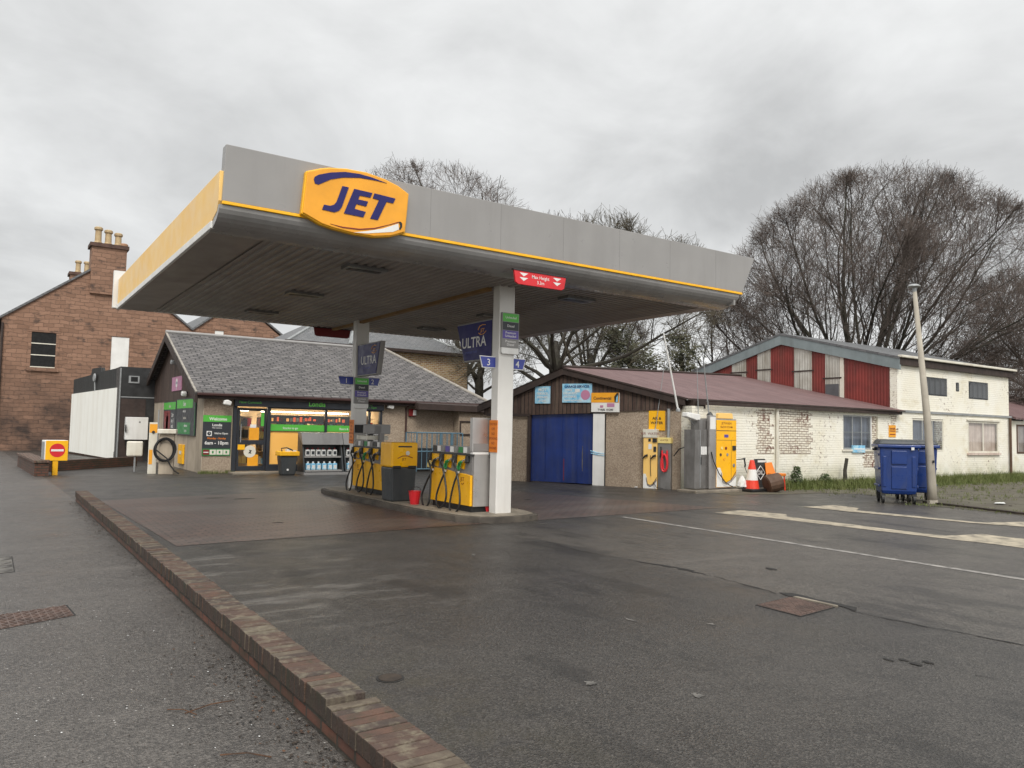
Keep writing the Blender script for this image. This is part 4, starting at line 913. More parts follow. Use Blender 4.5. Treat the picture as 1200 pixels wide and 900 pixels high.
# flat roofed link between shop and garage
r = E('link_building', (15.5, 24.5, 0), 'pebble dashed flat roofed link between shop and garage with brown fascia', 'building')
b = B().mt('pebble').box((14.95, 25.55, 0), (19.5, 25.99, 2.3)); b.build('wall', r)
B().mt('fasciawood').hexa([(13.1, 25.35, 2.28), (19.6, 25.35, 2.20), (19.6, 25.54, 2.20), (13.1, 25.54, 2.28)], [(13.1, 25.35, 2.5), (19.6, 25.35, 2.42), (19.6, 25.99, 2.6), (13.1, 25.99, 2.6)]).build('roof_fascia', r)
winframe(PF(0, 25.55, 0, 0), 14.98, 15.75, 1.35, 1.90, 'fasciawood', .05, parent=r, back='void')
B(PF(0, 25.55, 0, 0)).mt('pink').box((15.5, 1.0, .002), (15.85, 1.26, .02)).build('pink_notice', r)

# ------------------------------------------------------------------ buildings on the left
def container():
    a = Vector((4.42, 35.4)); c = Vector((3.32, 42.9)); d = (a-c).normalized(); deg = math.degrees(math.atan2(d.y, d.x)); L = (a-c).length
    r = E('store_annexe', (4.6, 38, 0), 'annexe with white vertical cladding under a black boarded top beside the sandstone building', 'outbuilding')
    F = PF(c.x, c.y, 0, deg)
    B(F).mt('cladwhite').prism([(0, .12), (L-.35, .05), (L-.35, .35), (L-.2, .35), (L-.2, 3.02), (0, 2.9)], -.15, .03).build('white_cladding', r)
    B(F).mt('render').box((L-.34, .0, -.2), (L, 2.98, -.0)).build('pier', r)
    B(F).mt('redbrick').box((0, -.02, -.3), (L, .05, -.02)).build('footing', r)
    B(F).mt('blackfence').prism([(0, 2.92), (L, 3.04), (L, 3.86), (L*.62, 3.80), (L*.60, 4.0), (L*.42, 4.0), (L*.40, 3.72), (L*.1, 3.64), (0, 3.6)], -.2, -.03).build('black_boarding', r)
    g = PF(4.36, 34.9, 0, 0)
    B(g).mt('blackp').box((0, 0, -4), (1.35, 3.86, 0)).build('dark_block', r)
    B(g).mt('fasciawood').box((.06, 0, .001), (1.0, 2.55, .03)).build('door', r)
    B(g).mt('galv').box((.02, 2.6, .001), (1.34, 2.64, .02)).build('rail', r)
    B(g).mt('galv').tube([(.02, 0, .03), (.02, 3.8, .03)], .03, 6).build('downpipe', r)
    w = B(g).mt('galv').box((.32, 3.2, .001), (.72, 3.5, .04)).build('vent', r); B(g).mt('void').box((.40, 3.26, .0405), (.66, 3.46, .045)).build('vent_opening', w)
    B(g).mt('render').box((1.38, 0, -2), (1.95, 2.75, .3)).build('render_wall', r)
    B(g).mt('fasciawood').prism([(1.32, 2.74), (2.0, 2.95), (2.0, 3.05), (1.32, 2.84)], -2.1, .5).build('lean_to_roof', r)
    r2 = E('satellite_dish', (3.95, 38.0, 3.3), 'small pale dish bracket on the black boarding', 'dish')
    F4 = PF(c.x+d.x*4.0, c.y+d.y*4.0, 0, deg)
    B(F4).mt('galv').tube([(0, 2.95, .02), (0, 3.45, .05)], .03, 6).build('arm', r2); B(F4).mt('galv').cyl((0, 3.55, .06), (0, 3.55, .1), .2, .16, 14).build('dish', r2)
    r3 = E('air_conditioner', (4.95, 34.4, .88), 'white air conditioning unit with black fan on the dark block', 'air conditioner')
    h = PF(4.60, 34.5, 0, 0)
    B(h).mt('white').box((.0, .88, -.3), (.82, 1.80, .1)).build('case', r3, bevel=.02)
    B(PF(4.60, 34.5, 0, -90)).mt('black').cyl((.1, 1.34, .0), (.1, 1.34, .012), .16, n=20).build('fan', r3)
    B(h).mt('panel').cyl((.5, 1.6, .1), (.5, 1.6, .105), .04, n=10).build('emblem', r3)
    B(h).mt('black').box((.05, .6, -.3), (.1, .88, .05)).box((.7, .6, -.3), (.75, .88, .05)).build('bracket', r3)
container()

def sandstone():
    r = E('sandstone_building', (7, 54, 0), 'tall old red sandstone building with double gables and chimneys on the left', 'building')
    Y = 47.5; F = PF(0, Y, 0, 0); P = [(.31, 0), (15.2, 0), (17.6, 5), (17.6, 5.4), (14.9, 7.0), (12.2, 9.05), (9.6, 7.0), (5.1, 10.5), (.31, 6.85)]
    P = [(.31, 0), (17.5, 0), (17.5, 5.2), (14.9, 7.0), (12.2, 9.05), (9.6, 7.0), (5.1, 10.45), (.31, 6.85)]
    # gable wall with openings cut as recessed parts
    B(F).mt('sandstone').prism(P, -20, 0).build('wall', r)
    for (x0, z0, x1, z1) in ((-.1, 6.55, 5.1, 10.48), (9.6, 7.0, 5.1, 10.48), (9.6, 7.0, 12.2, 9.08), (17.7, 5.07, 12.2, 9.08)):
        B(F).mt('slate2').prism([(x0, z0+.03), (x1, z1+.03), (x1, z1+.15), (x0, z0+.15)], -20.2, .06).build('roof_slope', r)
        B(F).mt('fasciawood').prism([(x0, z0-.02), (x1, z1-.02), (x1, z1+.03), (x0, z0+.03)], .005, .08).build('verge', r)
    def win(x0, x1, z0, z1, kind):
        w = B(F).mt('void' if kind else 'white').box((x0, z0, .001), (x1, z1, .012)).build('window', r)
        B(F).mt('sandstone').box((x0-.18, z0-.2, .001), (x1+.18, z0-.02, .10)).build('sill', w)
        B(F).mt('sandstone').box((x0-.18, z1+.02, .001), (x1+.18, z1+.28, .05)).build('lintel', w)
        for xa in (x0-.16, x1): B(F).mt('sandstone').box((xa, z0-.02, .001), (xa+.16, z1+.02, .03)).build('jamb', w)
        if kind:
            b = B(F).mt('cream')
            for q in (.0, .34, .67): b.box((x0, z0+(z1-z0)*q, .013), (x1, z0+(z1-z0)*q+.05, .03))
            b.build('bars', w)
    win(1.66, 2.78, 4.38, 6.24, 1); win(5.42, 6.3, 4.2, 6.30, 0); win(10.86, 11.36, 6.72, 7.12, 0)
    b = B(F).mt('fasciawood'); b.tube([(.36, 0, .08), (.36, 6.6, .08)], .06, 8); b.build('downpipe', r)
    def chimney(x0, x1, y0, y1, z0, z1, pots):
        c = B().mt('sandstone').box((x0, y0, z0), (x1, y1, z1)).build('chimney', r)
        B().mt('copperst').box((x0-.1, y0-.1, z1), (x1+.1, y1+.1, z1+.2)).build('chimney_cap', c)
        for (x, h, k) in pots:
            B().mt(k).lathe((x, (y0+y1)/2, z1+.2), [(.2, 0), (.22, .12), (.17, .2), (.16, h-.2), (.22, h-.16), (.22, h-.05), (.17, h), (.12, h), (.1, h-.1)], 12).build('chimney_pot', c)
    chimney(4.22, 5.95, 47.35, 48.5, 8.6, 11.2, ((4.55, 1.0, 'pot'), (5.05, .9, 'pot'), (5.55, .8, 'pot'), (5.85, .25, 'terra')))
    chimney(4.35, 5.9, 63, 64.2, 9.6, 12.1, ((4.85, .95, 'pot'), (5.4, .95, 'pot')))
sandstone()

def yb():
    r = E('yellow_brick_building', (17.5, 42, 0), 'yellow brick building with grey slate hipped roof rising behind the shop', 'building')
    B().mt('yelbrick').box((12.4, 38, 0), (22.7, 46, 5.72)).build('wall', r)
    e = 5.74; p0 = (12.0, 37.7); p1 = (23.0, 46.3); rz = 8.2
    b = B().mt('slate2'); A = (p0[0], p0[1], e); Bq = (p1[0], p0[1], e); C = (p1[0], p1[1], e); D = (p0[0], p1[1], e); R0 = (p0[0]+4.2, 42, rz); R1 = (p1[0]-4.2, 42, rz)
    for q in ((A, Bq, R1, R0), (Bq, C, R1), (C, D, R0, R1), (D, A, R0), (D, C, Bq, A)): b.poly(q)
    b.build('roof', r)
    B().mt('fasciawood').box((11.95, 37.6, 5.70), (23.05, 37.7, 5.86)).build('gutter', r)
    b = B().mt('lead'); b.tube([A, R0], .10, 6); b.tube([Bq, R1], .10, 6); b.tube([(15.4, 37.7, 5.86), (16.6, 40, 7.1)], .12, 6); b.build('hip_flashing', r)
yb()
tag(B().mt('corpurple').hexa([(19.6, 25.4, 2.4), (27, 25.4, 2.4), (27, 30, 3.4), (19.6, 30, 3.4)], [(19.6, 25.4, 2.5), (27, 25.4, 2.5), (27, 30, 3.5), (19.6, 30, 3.5)]).mt('render').box((19.7, 25.5, 0), (26.9, 30, 2.39)).build('rear_shed'), 'low shed with purple brown roof behind the link building', 'shed')

# ------------------------------------------------------------------ garage
GF = PF(16.15, 15.20, 0, -62)
def garage():
    r = E('garage_building', (20, 17, 0), 'low garage with brown boarded gable, purple roof and whitewashed side wall', 'garage')
    b = B(GF).mt('pebble').box((-6.3, 0, -.25), (-4.78, 2.12, 0)).box((-2.29, 0, -.25), (-.02, 2.27, 0)).box((-4.78, 2.13, -.25), (-2.29, 2.25, -.06)); b.build('front_wall', r)
    B(GF).mt('timber').prism([(-6.4, 2.05), (-4.9, 2.06), (-2.4, 2.15), (-1.8, 2.2), (0.02, 2.27), (0.02, 2.56), (-3.61, 3.46), (-6.4, 2.36)], -.2, .04).build('gable_boarding', r)
    for (x0, z0, x1, z1) in ((.12, 2.565, -3.61, 3.50), (-6.6, 2.33, -3.61, 3.50)):
        B(GF).mt('fasciawood').prism([(x0, z0-.20), (x1, z1-.20), (x1, z1), (x0, z0)], .02, .14).build('bargeboard', r)
    B(GF).mt('fasciawood').box((-6.3, 2.02, .041), (-4.75, 2.10, .07)).build('trim_board', r)
    B(GF).mt('fasciawood').box((-4.83, 0, -.1), (-4.74, 2.12, .05)).build('door_jamb', r)
    d = B(GF).mt('doorblue').box((-4.73, .03, -.14), (-2.66, 2.12, -.04)).build('blue_door', r)
    b = B(GF).mt('doorblue')
    for x in (-4.25, -3.69, -3.2): b.box((x-.012, .04, -.04), (x+.012, 2.1, -.028))
    b.mt('redd').box((-3.63, .1, -.039), (-3.61, .75, -.035)).mt('scuff').box((-3.02, .4, -.039), (-3.0, 1.15, -.036)).box((-3.03, .5, -.039), (-3.035, 1.0, -.036)); b.build('door_ribs', d)
    p = B(GF).mt('white').box((-2.65, 0, -.05), (-2.29, 2.12, .06)).build('white_post', r, bevel=.006)
    b = B(GF).mt('skyblue').tube([(-2.72, 1.02, .065), (-2.5, .96, .068), (-2.28, .95, .065)], .014, 5).tube([(-2.7, .95, .065), (-2.5, .91, .068), (-2.28, .89, .065)], .014, 5); b.build('blue_rope', p)
    B(GF).mt('black').box((-2.288, 0, -.02), (-2.262, 2.1, .03)).build('post_edge', r)
    B(GF).mt('galv').tube([(-.36, .02, .06), (-.36, 2.28, .06)], .045, 8).build('downpipe', r)
    # whitewashed pier and long side wall
    B().mt('wwall').box((16.16, 14.82, .0), (16.62, 15.35, 2.36)).build('pier', r)
    B().mt('fasciawood').box((16.25, 14.86, 2.30), (16.75, 15.4, 2.53)).build('eaves_infill', r)
    b = B().mt('wwall')
    # wall with one window hole: X 23.48..25.6, z 1.19..2.31
    b.box((16.62, 14.9, 0), (23.48, 15.15, 2.48)).box((23.48, 14.9, 0), (25.55, 15.15, 1.16)).box((23.48, 14.9, 2.31), (25.55, 15.15, 2.5)).box((25.55, 14.9, 0), (26.86, 15.15, 2.5))
    b.build('side_wall', r)
    W = PF(0, 14.9, 0, 0)
    random.seed(6)
    def bricky(x0, x1, z0, z1):
        n = int((z1-z0)/.076); Lq = []; Rq = []
        for i in range(n):
            z = z0+i*.076; a = x0+random.choice([0, .11, .06]); c = x1-random.choice([0, .11, .22])
            Lq += [(a, z), (a, z+.076)]; Rq += [(c, z), (c, z+.076)]
        B(W).mt('wbrick').prism(Rq+Lq[::-1], .002, .006).build('exposed_brick', r)
    bricky(19.0, 19.86, 1.02, 2.40); bricky(20.02, 21.8, 1.02, 2.42); bricky(24.6, 25.7, .55, 1.1); bricky(26.3, 26.85, 1.7, 2.45)
    B(W).mt('cream').tube([(19.93, .1, .06), (19.93, 2.4, .06)], .05, 8).build('downpipe', r)
    w = winframe(W, 23.48, 25.1, 1.17, 2.31, 'galv', .05, .0, 3, 2, r, 'glad', 'blind')
    B(W).mt('wbrick').box((25.12, 1.18, -.2), (25.545, 2.3, -.06)).build('brick_infill', w)
    B(W).mt('white').box((25.1, 1.17, -.1), (25.15, 2.31, .01)).build('jamb', w)
    B(W).mt('cream').box((23.4, 1.1, .001), (25.65, 1.165, .05)).build('sill', w)
    # roof: the front slope rises from the side wall eaves to the ridge
    e0 = (16.22, 14.62, 2.585); e1 = (26.84, 14.62, 2.55); gp = GF @ Vector((-3.61, 3.52, .16)); r1 = (26.84, 21.8, 4.10); gl = GF @ Vector((-6.6, 2.36, .16))
    g0 = GF @ Vector((.22, 2.575, .16))
    t = Vector((0, 0, .05))
    b = B().mt('corpurple'); P = [Vector(g0), Vector(e1), Vector(r1), Vector(gp)]
    n_ = 14; G_ = [[(P[0].lerp(P[1], i/n_)).lerp(P[3].lerp(P[2], i/n_), j/6) for j in range(7)] for i in range(n_+1)]
    for i in range(n_):
        for j in range(6):
            q = (G_[i][j], G_[i+1][j], G_[i+1][j+1], G_[i][j+1]); b.mt('corpurple').poly([tuple(v) for v in q]); b.mt('fasciawood').poly([tuple(v-t) for v in q[::-1]])
    b.mt('fasciawood')
    for i in (0, 3): b.poly([tuple(P[i]-t), tuple(P[(i+1) % 4]-t), tuple(P[(i+1) % 4]), tuple(P[i])])
    b.build('roof_slope', r)
    b = B().mt('corpurple'); P = [Vector(gp), Vector(r1), Vector((26.84, 28, 2.6)), Vector(gl)]; b.poly([tuple(q) for q in P]); b.build('roof_slope', r)
    B().mt('fasciawood').box((16.3, 14.72, 2.40), (26.8, 14.80, 2.5)).build('eaves_board', r)
    B().mt('fasciawood').tube([gp+Vector((0, 0, .02)), (26.8, 21.8, 4.13)], .05, 6).build('ridge', r)
    B().mt('render').box((15.9, 20.2, 0), (26.8, 20.4, 2.4)).build('inner_wall', r)
garage()
# garage signs
def bsign(x0, x1, z0, z1, lab, rows, name='garage_sign', k='skyblue'):
    return panel_sign(GF, x0, x1, z0, z1, name, lab, [], rows, k=k, d=.075)
bsign(-4.58, -4.07, 2.42, 2.95, 'small light blue notice at the left of the brown garage gable', [('MOT', -4.32, 2.80, .09, 'white'), ('SERVICE', -4.32, 2.69, .07, 'white'), ('REPAIRS', -4.32, 2.58, .07, 'white'), ('01290', -4.32, 2.47, .07, 'white')])
r = bsign(-3.66, -2.70, 2.45, 3.02, 'larger light blue and white notice in the middle of the brown garage gable', [('GARAGE SERVICES', -3.18, 2.90, .07, 'navy'), ('TYRES', -3.46, 2.80, .065, 'white'), ('EXHAUSTS', -3.40, 2.70, .065, 'white'), ('BATTERIES', -3.38, 2.60, .06, 'white'), ('brakes and servicing', -3.3, 2.50, .05, 'white')])
B(GF).mt('pink').cyl((-2.9, 2.68, .075), (-2.9, 2.68, .079), .15, n=20).build('round_emblem', r); B(GF).mt('paper').box((-3.24, 2.76, .075), (-3.08, 2.86, .079)).build('white_patch', r)
r = panel_sign(GF, -2.70, -1.83, 2.17, 2.74, 'tyre_sign', 'orange over white Continental tyre sign above the white post', [(-2.70, -1.83, 2.45, 2.74, 'contior')], [('Continental', -2.35, 2.54, .085, 'blackp'), ('TYRES  01290', -2.25, 2.21, .06, 'charcoal')], k='white', d=.10)
b = B(GF).mt('black').prism([(-1.96, 2.46), (-1.86, 2.46), (-1.84, 2.73), (-1.90, 2.73), (-1.98, 2.62)], .104, .108).mt('skyblue').prism([(-1.93, 2.47), (-1.87, 2.47), (-1.86, 2.68), (-1.91, 2.6)], .108, .111); b.build('tyre_picture', r)
B(GF).mt('pink').box((-2.2, 2.32, .10), (-1.97, 2.43, .104)).box((-2.42, 2.30, .10), (-2.32, 2.37, .104)).build('small_logo', r)
panel_sign(GF, -.95, -.47, 1.66, 2.22, 'air_water_sign', 'plain yellow AIR and WATER sign on the pebble dash', [], [('AIR &', -.71, 1.97, .075, 'blackp'), ('WATER', -.71, 1.84, .075, 'blackp')], k='yellow', d=.03)

# swirl graphic shared by the yellow machines
def swirl(F, x0, x1, z0, z1, d, parent):
    w = x1-x0; h = z1-z0
    B(F).mt('white').prism([(x0, z0), (x1, z0), (x1, z0+h*.62), (x0+w*.72, z0+h*.32), (x0+w*.5, z0+h*.22), (x0+w*.3, z0+h*.34), (x0+w*.28, z0+h*.7), (x0+w*.18, z0+h), (x0, z0+h)], d, d+.003).build('white_swirl', parent)
    b = B(F)
    for i, k in enumerate(('drumb', 'panel', 'drumb')):
        o = i*.05*h; b.mt(k).tube([(x0+w*.22, z0+h*.75-o, d+.004), (x0+w*.32, z0+h*.32-o, d+.004), (x0+w*.5, z0+h*.22-o, d+.004), (x0+w*.72, z0+h*.34-o, d+.004), (x1-.005, z0+h*.78-o*2, d+.004)], .008, 4)
    b.build('swirl_lines', parent)
def airmachines():
    F = PF(15.51, 16.06, 0, -62)
    r = E('air_machine', (15.65, 16.0, 0), 'tall yellow air machine with swirl foot under the AIR and WATER sign', 'air machine')
    B(F).mt('yellowpale').box((0, .0, -.2), (.41, 1.45, 0)).build('body', r, bevel=.008)
    s = B(F).mt('cream').box((-.01, 1.45, -.22), (.41, 1.69, .02)).build('header', r, bevel=.006); B(F).mt('redd').text('AIR  WATER', .2, 1.53, .07, .022, .003).build('lettering', s)
    B(F).mt('white').box((.15, 1.12, .001), (.25, 1.27, .006)).build('instruction_plate', r)
    B(F).mt('blackp').box((.28, 1.32, .001), (.40, 1.43, .03)).box((.3, 1.05, .001), (.38, 1.2, .012)).box((.15, 1.34, .001), (.22, 1.42, .01)).build('coin_panel', r)
    for x in (.04, .28): B(F).mt('black').tube([(x-.05, .84, .05), (x+.03, .93, .05), (x+.10, .95, .03)], [.012, .03, .035], 7).build('air_gun', r)
    b = B(F).mt('black').tube([(.22, .95, .02), (.225, .5, .02), (.24, .36, .03)], .008, 5).tube([(.3, .2, .03), (.42, .05, .06), (.62, .03, .1)], .008, 5); b.build('hose', r)
    swirl(F, .005, .405, .01, .42, .001, r)
    r = E('water_machine', (15.85, 15.5, 0), 'shorter grey cabinet with coiled red hose beside the yellow air machine', 'water machine')
    B(F).mt('steel2').box((.43, .0, -.22), (.80, 1.30, 0)).build('body', r, bevel=.008)
    h = B(F).mt('paleyellow').box((.42, 1.30, -.23), (.81, 1.46, .015)).build('header', r, bevel=.006); B(F).mt('redd').text('WATER', .61, 1.36, .05, .017).build('lettering', h)
    t = []
    for i in range(60):
        a = i/60*2*PI*3; t.append((.63+.085*math.cos(a)*(1-.2*math.sin(a)), .80+.24*math.sin(a)-.05, .03+.0008*i))
    b = B(F).mt('red').tube(t, .028, 7); b.tube([(.56, 1.1, .03), (.57, .9, .05), (.6, .6, .06), (.68, .52, .05), (.72, .7, .05), (.70, 1.1, .03)], .026, 7); b.build('red_hose', r)
    B(F).mt('blackp').tube([(.5, .9, .02), (.53, 1.1, .03), (.52, 1.2, .02)], .02, 6).build('nozzle', r)
airmachines()
r = E('overhead_hose', (15.8, 15.0, .5), 'black hose arching between the grey cabinets and the wall', 'hose')
B().mt('black').tube([(15.95, 15.3, .95), (15.95, 15.1, 1.15), (16.0, 14.9, 1.22), (16.1, 14.7, 1.1), (16.15, 14.6, .85), (16.25, 14.55, .5)], .016, 6).build('hose', r)
def wash():
    W = PF(0, 14.4, 0, 0)
    r = E('jet_wash_cabinet', (17.0, 14.6, .09), 'tall yellow fronted jet wash cabinet with white swirl foot', 'jet wash machine')
    B(W).mt('steel').box((16.40, .09, -.40), (17.50, 2.02, 0)).build('body', r, bevel=.006)
    B(W).mt('steel').box((16.38, .09, -.1), (16.64, 2.10, .015)).build('steel_column', r, bevel=.006)
    B(W).mt('white').box((16.40, 1.72, .016), (16.62, 2.06, .02)).build('white_plate', r)
    B(W).mt('yellowpale').prism([(16.74, 2.022), (17.36, 2.022), (17.34, 2.16), (17.3, 2.18), (16.8, 2.18), (16.76, 2.16)], -.1, .01).build('crest', r, bevel=.01)
    p = B(W).mt('yellow').box((16.66, .12, .001), (17.49, 1.98, .016)).build('yellow_front', r, bevel=.004)
    b = B(W).mt('redd').text('JETWASH', 17.07, 1.86, .07, .018, .003).text('SNOW FOAM', 17.07, 1.76, .06, .018, .003); b.build('lettering', p)
    B(W).mt('blackp').box((16.66, 1.68, .0165), (17.49, 1.695, .02)).box((16.66, 1.42, .0165), (17.49, 1.428, .019)).box((17.27, .14, .0165), (17.278, 1.42, .019)).build('panel_joint', p)
    B(W).mt('purple').box((16.98, 1.50, .0165), (17.15, 1.58, .021)).build('display', p)
    B(W).mt('blackp').box((17.32, 1.14, .0165), (17.45, 1.27, .04)).build('card_reader', p); B(W).mt('panel').cyl((17.38, .72, .017), (17.38, .72, .03), .05, n=12).build('lock', p)
    for i, (x, z, k) in enumerate(((16.88, 1.2, 'paleyellow'), (17.05, 1.2, 'redd'), (16.83, 1.02, 'drumb'), (17.11, 1.02, 'galv'), (16.98, .9, 'contior'))): B(W).mt(k).cyl((x, z, .017), (x, z, .026), .042, n=12).build('button', p)
    swirl(W, 16.665, 17.485, .13, .66, .0168, p)
    B(W).mt('black').tube([(16.45, 1.1, .02), (16.5, .85, .05), (16.7, .5, .08), (16.95, .25, .09), (17.2, .15, .08), (17.3, .13, .06)], .014, 6).build('hose', r)
    b = B().mt('galv').tube([(16.52, 14.5, 2.1), (16.48, 14.5, 2.14), (16.05, 14.4, 4.15)], [.03, .022, .012], 6); b.build('boom', r)
    B().mt('blackp').lathe((16.52, 14.5, 2.10), [(.10, 0), (.07, .05), (.03, .1)], 10).build('boom_mount', r)
    r = E('wash_plant_cabinet', (16.15, 14.7, .09), 'dull steel cabinet with three white vents left of the jet wash', 'cabinet')
    B(W).mt('steel2').box((15.88, .09, -.45), (16.36, 1.70, -.06)).build('body', r, bevel=.006)
    B(W).mt('steel2').box((16.10, 1.70, -.42), (16.36, 1.98, -.1)).build('upper_box', r, bevel=.006)
    B(W).mt('galv').box((16.08, .12, -.0595), (16.10, 1.68, -.05)).build('door_edge', r)
    for i in range(3): B(W).mt('white').box((16.12+.08*i, 1.02, -.0595), (16.185+.08*i, 1.24, -.052)).build('vent', r)
    B(W).mt('black').box((16.105, .75, -.0595), (16.125, .95, -.04)).build('handle', r)
wash()
r = E('wall_lamp', (15.9, 14.8, 2.1), 'white floodlight on the cream pier with a bracket', 'wall light')
B().mt('white').hexa([(15.72, 14.6, 2.05), (16.2, 14.55, 1.92), (16.2, 14.75, 1.92), (15.72, 14.8, 2.05)], [(15.74, 14.6, 2.17), (16.2, 14.55, 2.12), (16.2, 14.75, 2.12), (15.74, 14.8, 2.17)]).build('lamp_body', r, bevel=.02)
B().mt('galv').tube([(15.9, 14.7, 2.17), (16.3, 14.7, 2.1), (16.3, 14.7, 1.7), (15.9, 14.7, 1.98)], .012, 5).build('bracket', r)
def pole(name, p0, p1, r0, r1, k, lab):
    r = E(name, p0, lab, 'pole'); B().mt(k).tube([p0, p1], [r0, r1], 7).build('shaft', r); B().mt('galv').lathe((p0[0], p0[1], p0[2]-.02), [(r0*2.2, 0), (r0*2, .06), (r0, .1)], 8).build('mount', r)
pole('jet_wash_boom', (15.5, 14.72, 2.2), (14.92, 14.72, 4.28), .028, .02, 'white', 'white slanting boom above the corner of the garage')
pole('whip_pole', (15.72, 15.8, 1.66), (15.92, 15.6, 3.9), .012, .008, 'galv', 'thin dark upright wire above the yellow air machine')
pole('whip_pole', (16.28, 14.7, 1.98), (16.20, 14.7, 3.8), .012, .008, 'galv', 'thin grey upright wire just left of the jet wash boom')

# small items by the jet wash
def props():
    r = E('traffic_cone', (17.72, 14.05, .0), 'red and white traffic cone beside the jet wash', 'traffic cone'); c = (17.75, 14.05, .02)
    B().mt('black').box((17.45, 13.8, .0), (18.1, 14.3, .09)).build('foot', r, bevel=.03)
    B().mt('conered').lathe(c, [(.20, .07), (.165, .30), (.001+.164, .301)], 16).build('lower_band', r); B().mt('white').lathe(c, [(.165, .302), (.115, .60)], 16).build('white_band', r); B().mt('conered').lathe(c, [(.115, .602), (.06, .85), (.04, .86)], 16).build('tip', r)
    r = E('oil_sign', (18.2, 14.3, .0), 'black pavement sign reading OIL in a white diamond behind the cone', 'sign')
    F = PF(18.46, 14.32, 0, 0); B(F).mt('blackp').prism([(-.28, .02), (.28, .02), (.28, .82), (.22, .90), (-.22, .90), (-.28, .82)], -.05, 0).build('board', r, bevel=.015)
    d = B(F).mt('white')
    for s in ((-.2, .5, 0, .7), (0, .7, .2, .5), (.2, .5, 0, .3), (0, .3, -.2, .5)):
        d.tube([(s[0], s[1], .004), (s[2], s[3], .004)], .012, 4)
    d.text('OIL', 0, .45, .12, .004, .01).box((-.12, .80, .001), (.24, .86, .004)); d.build('lettering', r)
    r = E('oil_drum', (18.3, 13.8, .0), 'squat brown drum lying in front of the OIL sign', 'drum'); 
    b = B().mt('drumb'); b.m = Matrix.Translation((18.24, 13.72, .25)) @ Matrix.Rotation(math.radians(75), 4, 'Y') @ Matrix.Rotation(.4, 4, 'X')
    b.lathe((0, 0, -.22), [(.2, 0), (.25, .02), (.26, .22), (.25, .42), (.2, .44), (.18, .40)], 16).build('barrel', r)
    r = E('plastic_chair', (18.85, 14.0, .0), 'small bright orange plastic seat with red legs beside the drum', 'seat')
    B().mt('orange').hexa([(18.62, 13.9, .42), (19.02, 13.85, .42), (19.02, 14.2, .42), (18.62, 14.2, .42)], [(18.62, 13.9, .50), (19.02, 13.85, .50), (19.02, 14.2, .5), (18.62, 14.2, .5)]).build('seat', r, bevel=.02)
    B().mt('orange').hexa([(18.60, 14.2, .45), (19.02, 14.2, .45), (19.02, 14.24, .45), (18.60, 14.24, .45)], [(18.66, 14.3, .78), (18.96, 14.3, .80), (18.96, 14.33, .8), (18.66, 14.33, .78)]).build('backrest', r, bevel=.01)
    for x, y in ((18.66, 13.93), (18.98, 13.9), (18.66, 14.17), (18.98, 14.17)): B().mt('conered').tube([(x, y, .42), (x+(x-18.82)*.25, y, .01)], .02, 6).build('leg', r)
    r = E('spray_lance', (17.8, 14.5, .9), 'black pressure washer lance hanging on the white wall', 'lance')
    B().mt('blackp').tube([(17.5, 14.5, .86), (17.85, 14.5, .89), (18.0, 14.5, .90)], [.012, .014, .03], 6).tube([(17.98, 14.5, .88), (18.02, 14.5, .72), (18.0, 14.5, .66)], .025, 6).build('gun', r)
    B().mt('black').tube([(18.0, 14.5, .66), (18.06, 14.45, .45), (17.95, 14.4, .3), (17.85, 14.35, .14)], .01, 5).build('hose', r)
    r = E('plastic_bag', (17.55, 14.1, .02), 'pale blue white plastic bag between the jet wash and cone', 'bag')
    b = B().mt('paper'); random.seed(8); b.lathe((17.58, 14.25, .09), [(.08, 0), (.15, .06), (.13, .16), (.08, .26), (.03, .34)], 9); 
    for v in b.V: v += Vector((random.uniform(-.02, .02),)*3)
    b.build('sack', r)
    tag(B().mt('bark').tube([(23.1, 14.6, 0), (23.12, 14.62, .5), (23.2, 14.6, .88)], [.07, .06, .055], 7).build('timber_post'), 'short dark timber post stump in the grass by the whitewashed wall', 'post')
    W = PF(0, 14.9, 0, 0)
    panel_sign(W, 26.22, 26.66, 1.6, 2.02, 'warning_sign', 'small orange warning sign on the white wall above the blue bins', [(26.26, 26.62, 1.80, 1.83, 'redd'), (26.26, 26.62, 1.68, 1.71, 'redd')], [('DANGER', 26.44, 1.87, .06, 'redd')], k='contior', d=.02)
    panel_sign(W, 23.95, 24.65, 1.06, 1.30, 'window_notice', 'small pale blue notice on the window sill of the white wall', [(24.0, 24.6, 1.16, 1.20, 'white')], [('ENQUIRIES', 24.3, 1.09, .04, 'white')], k='skyblue', d=.07)
props()

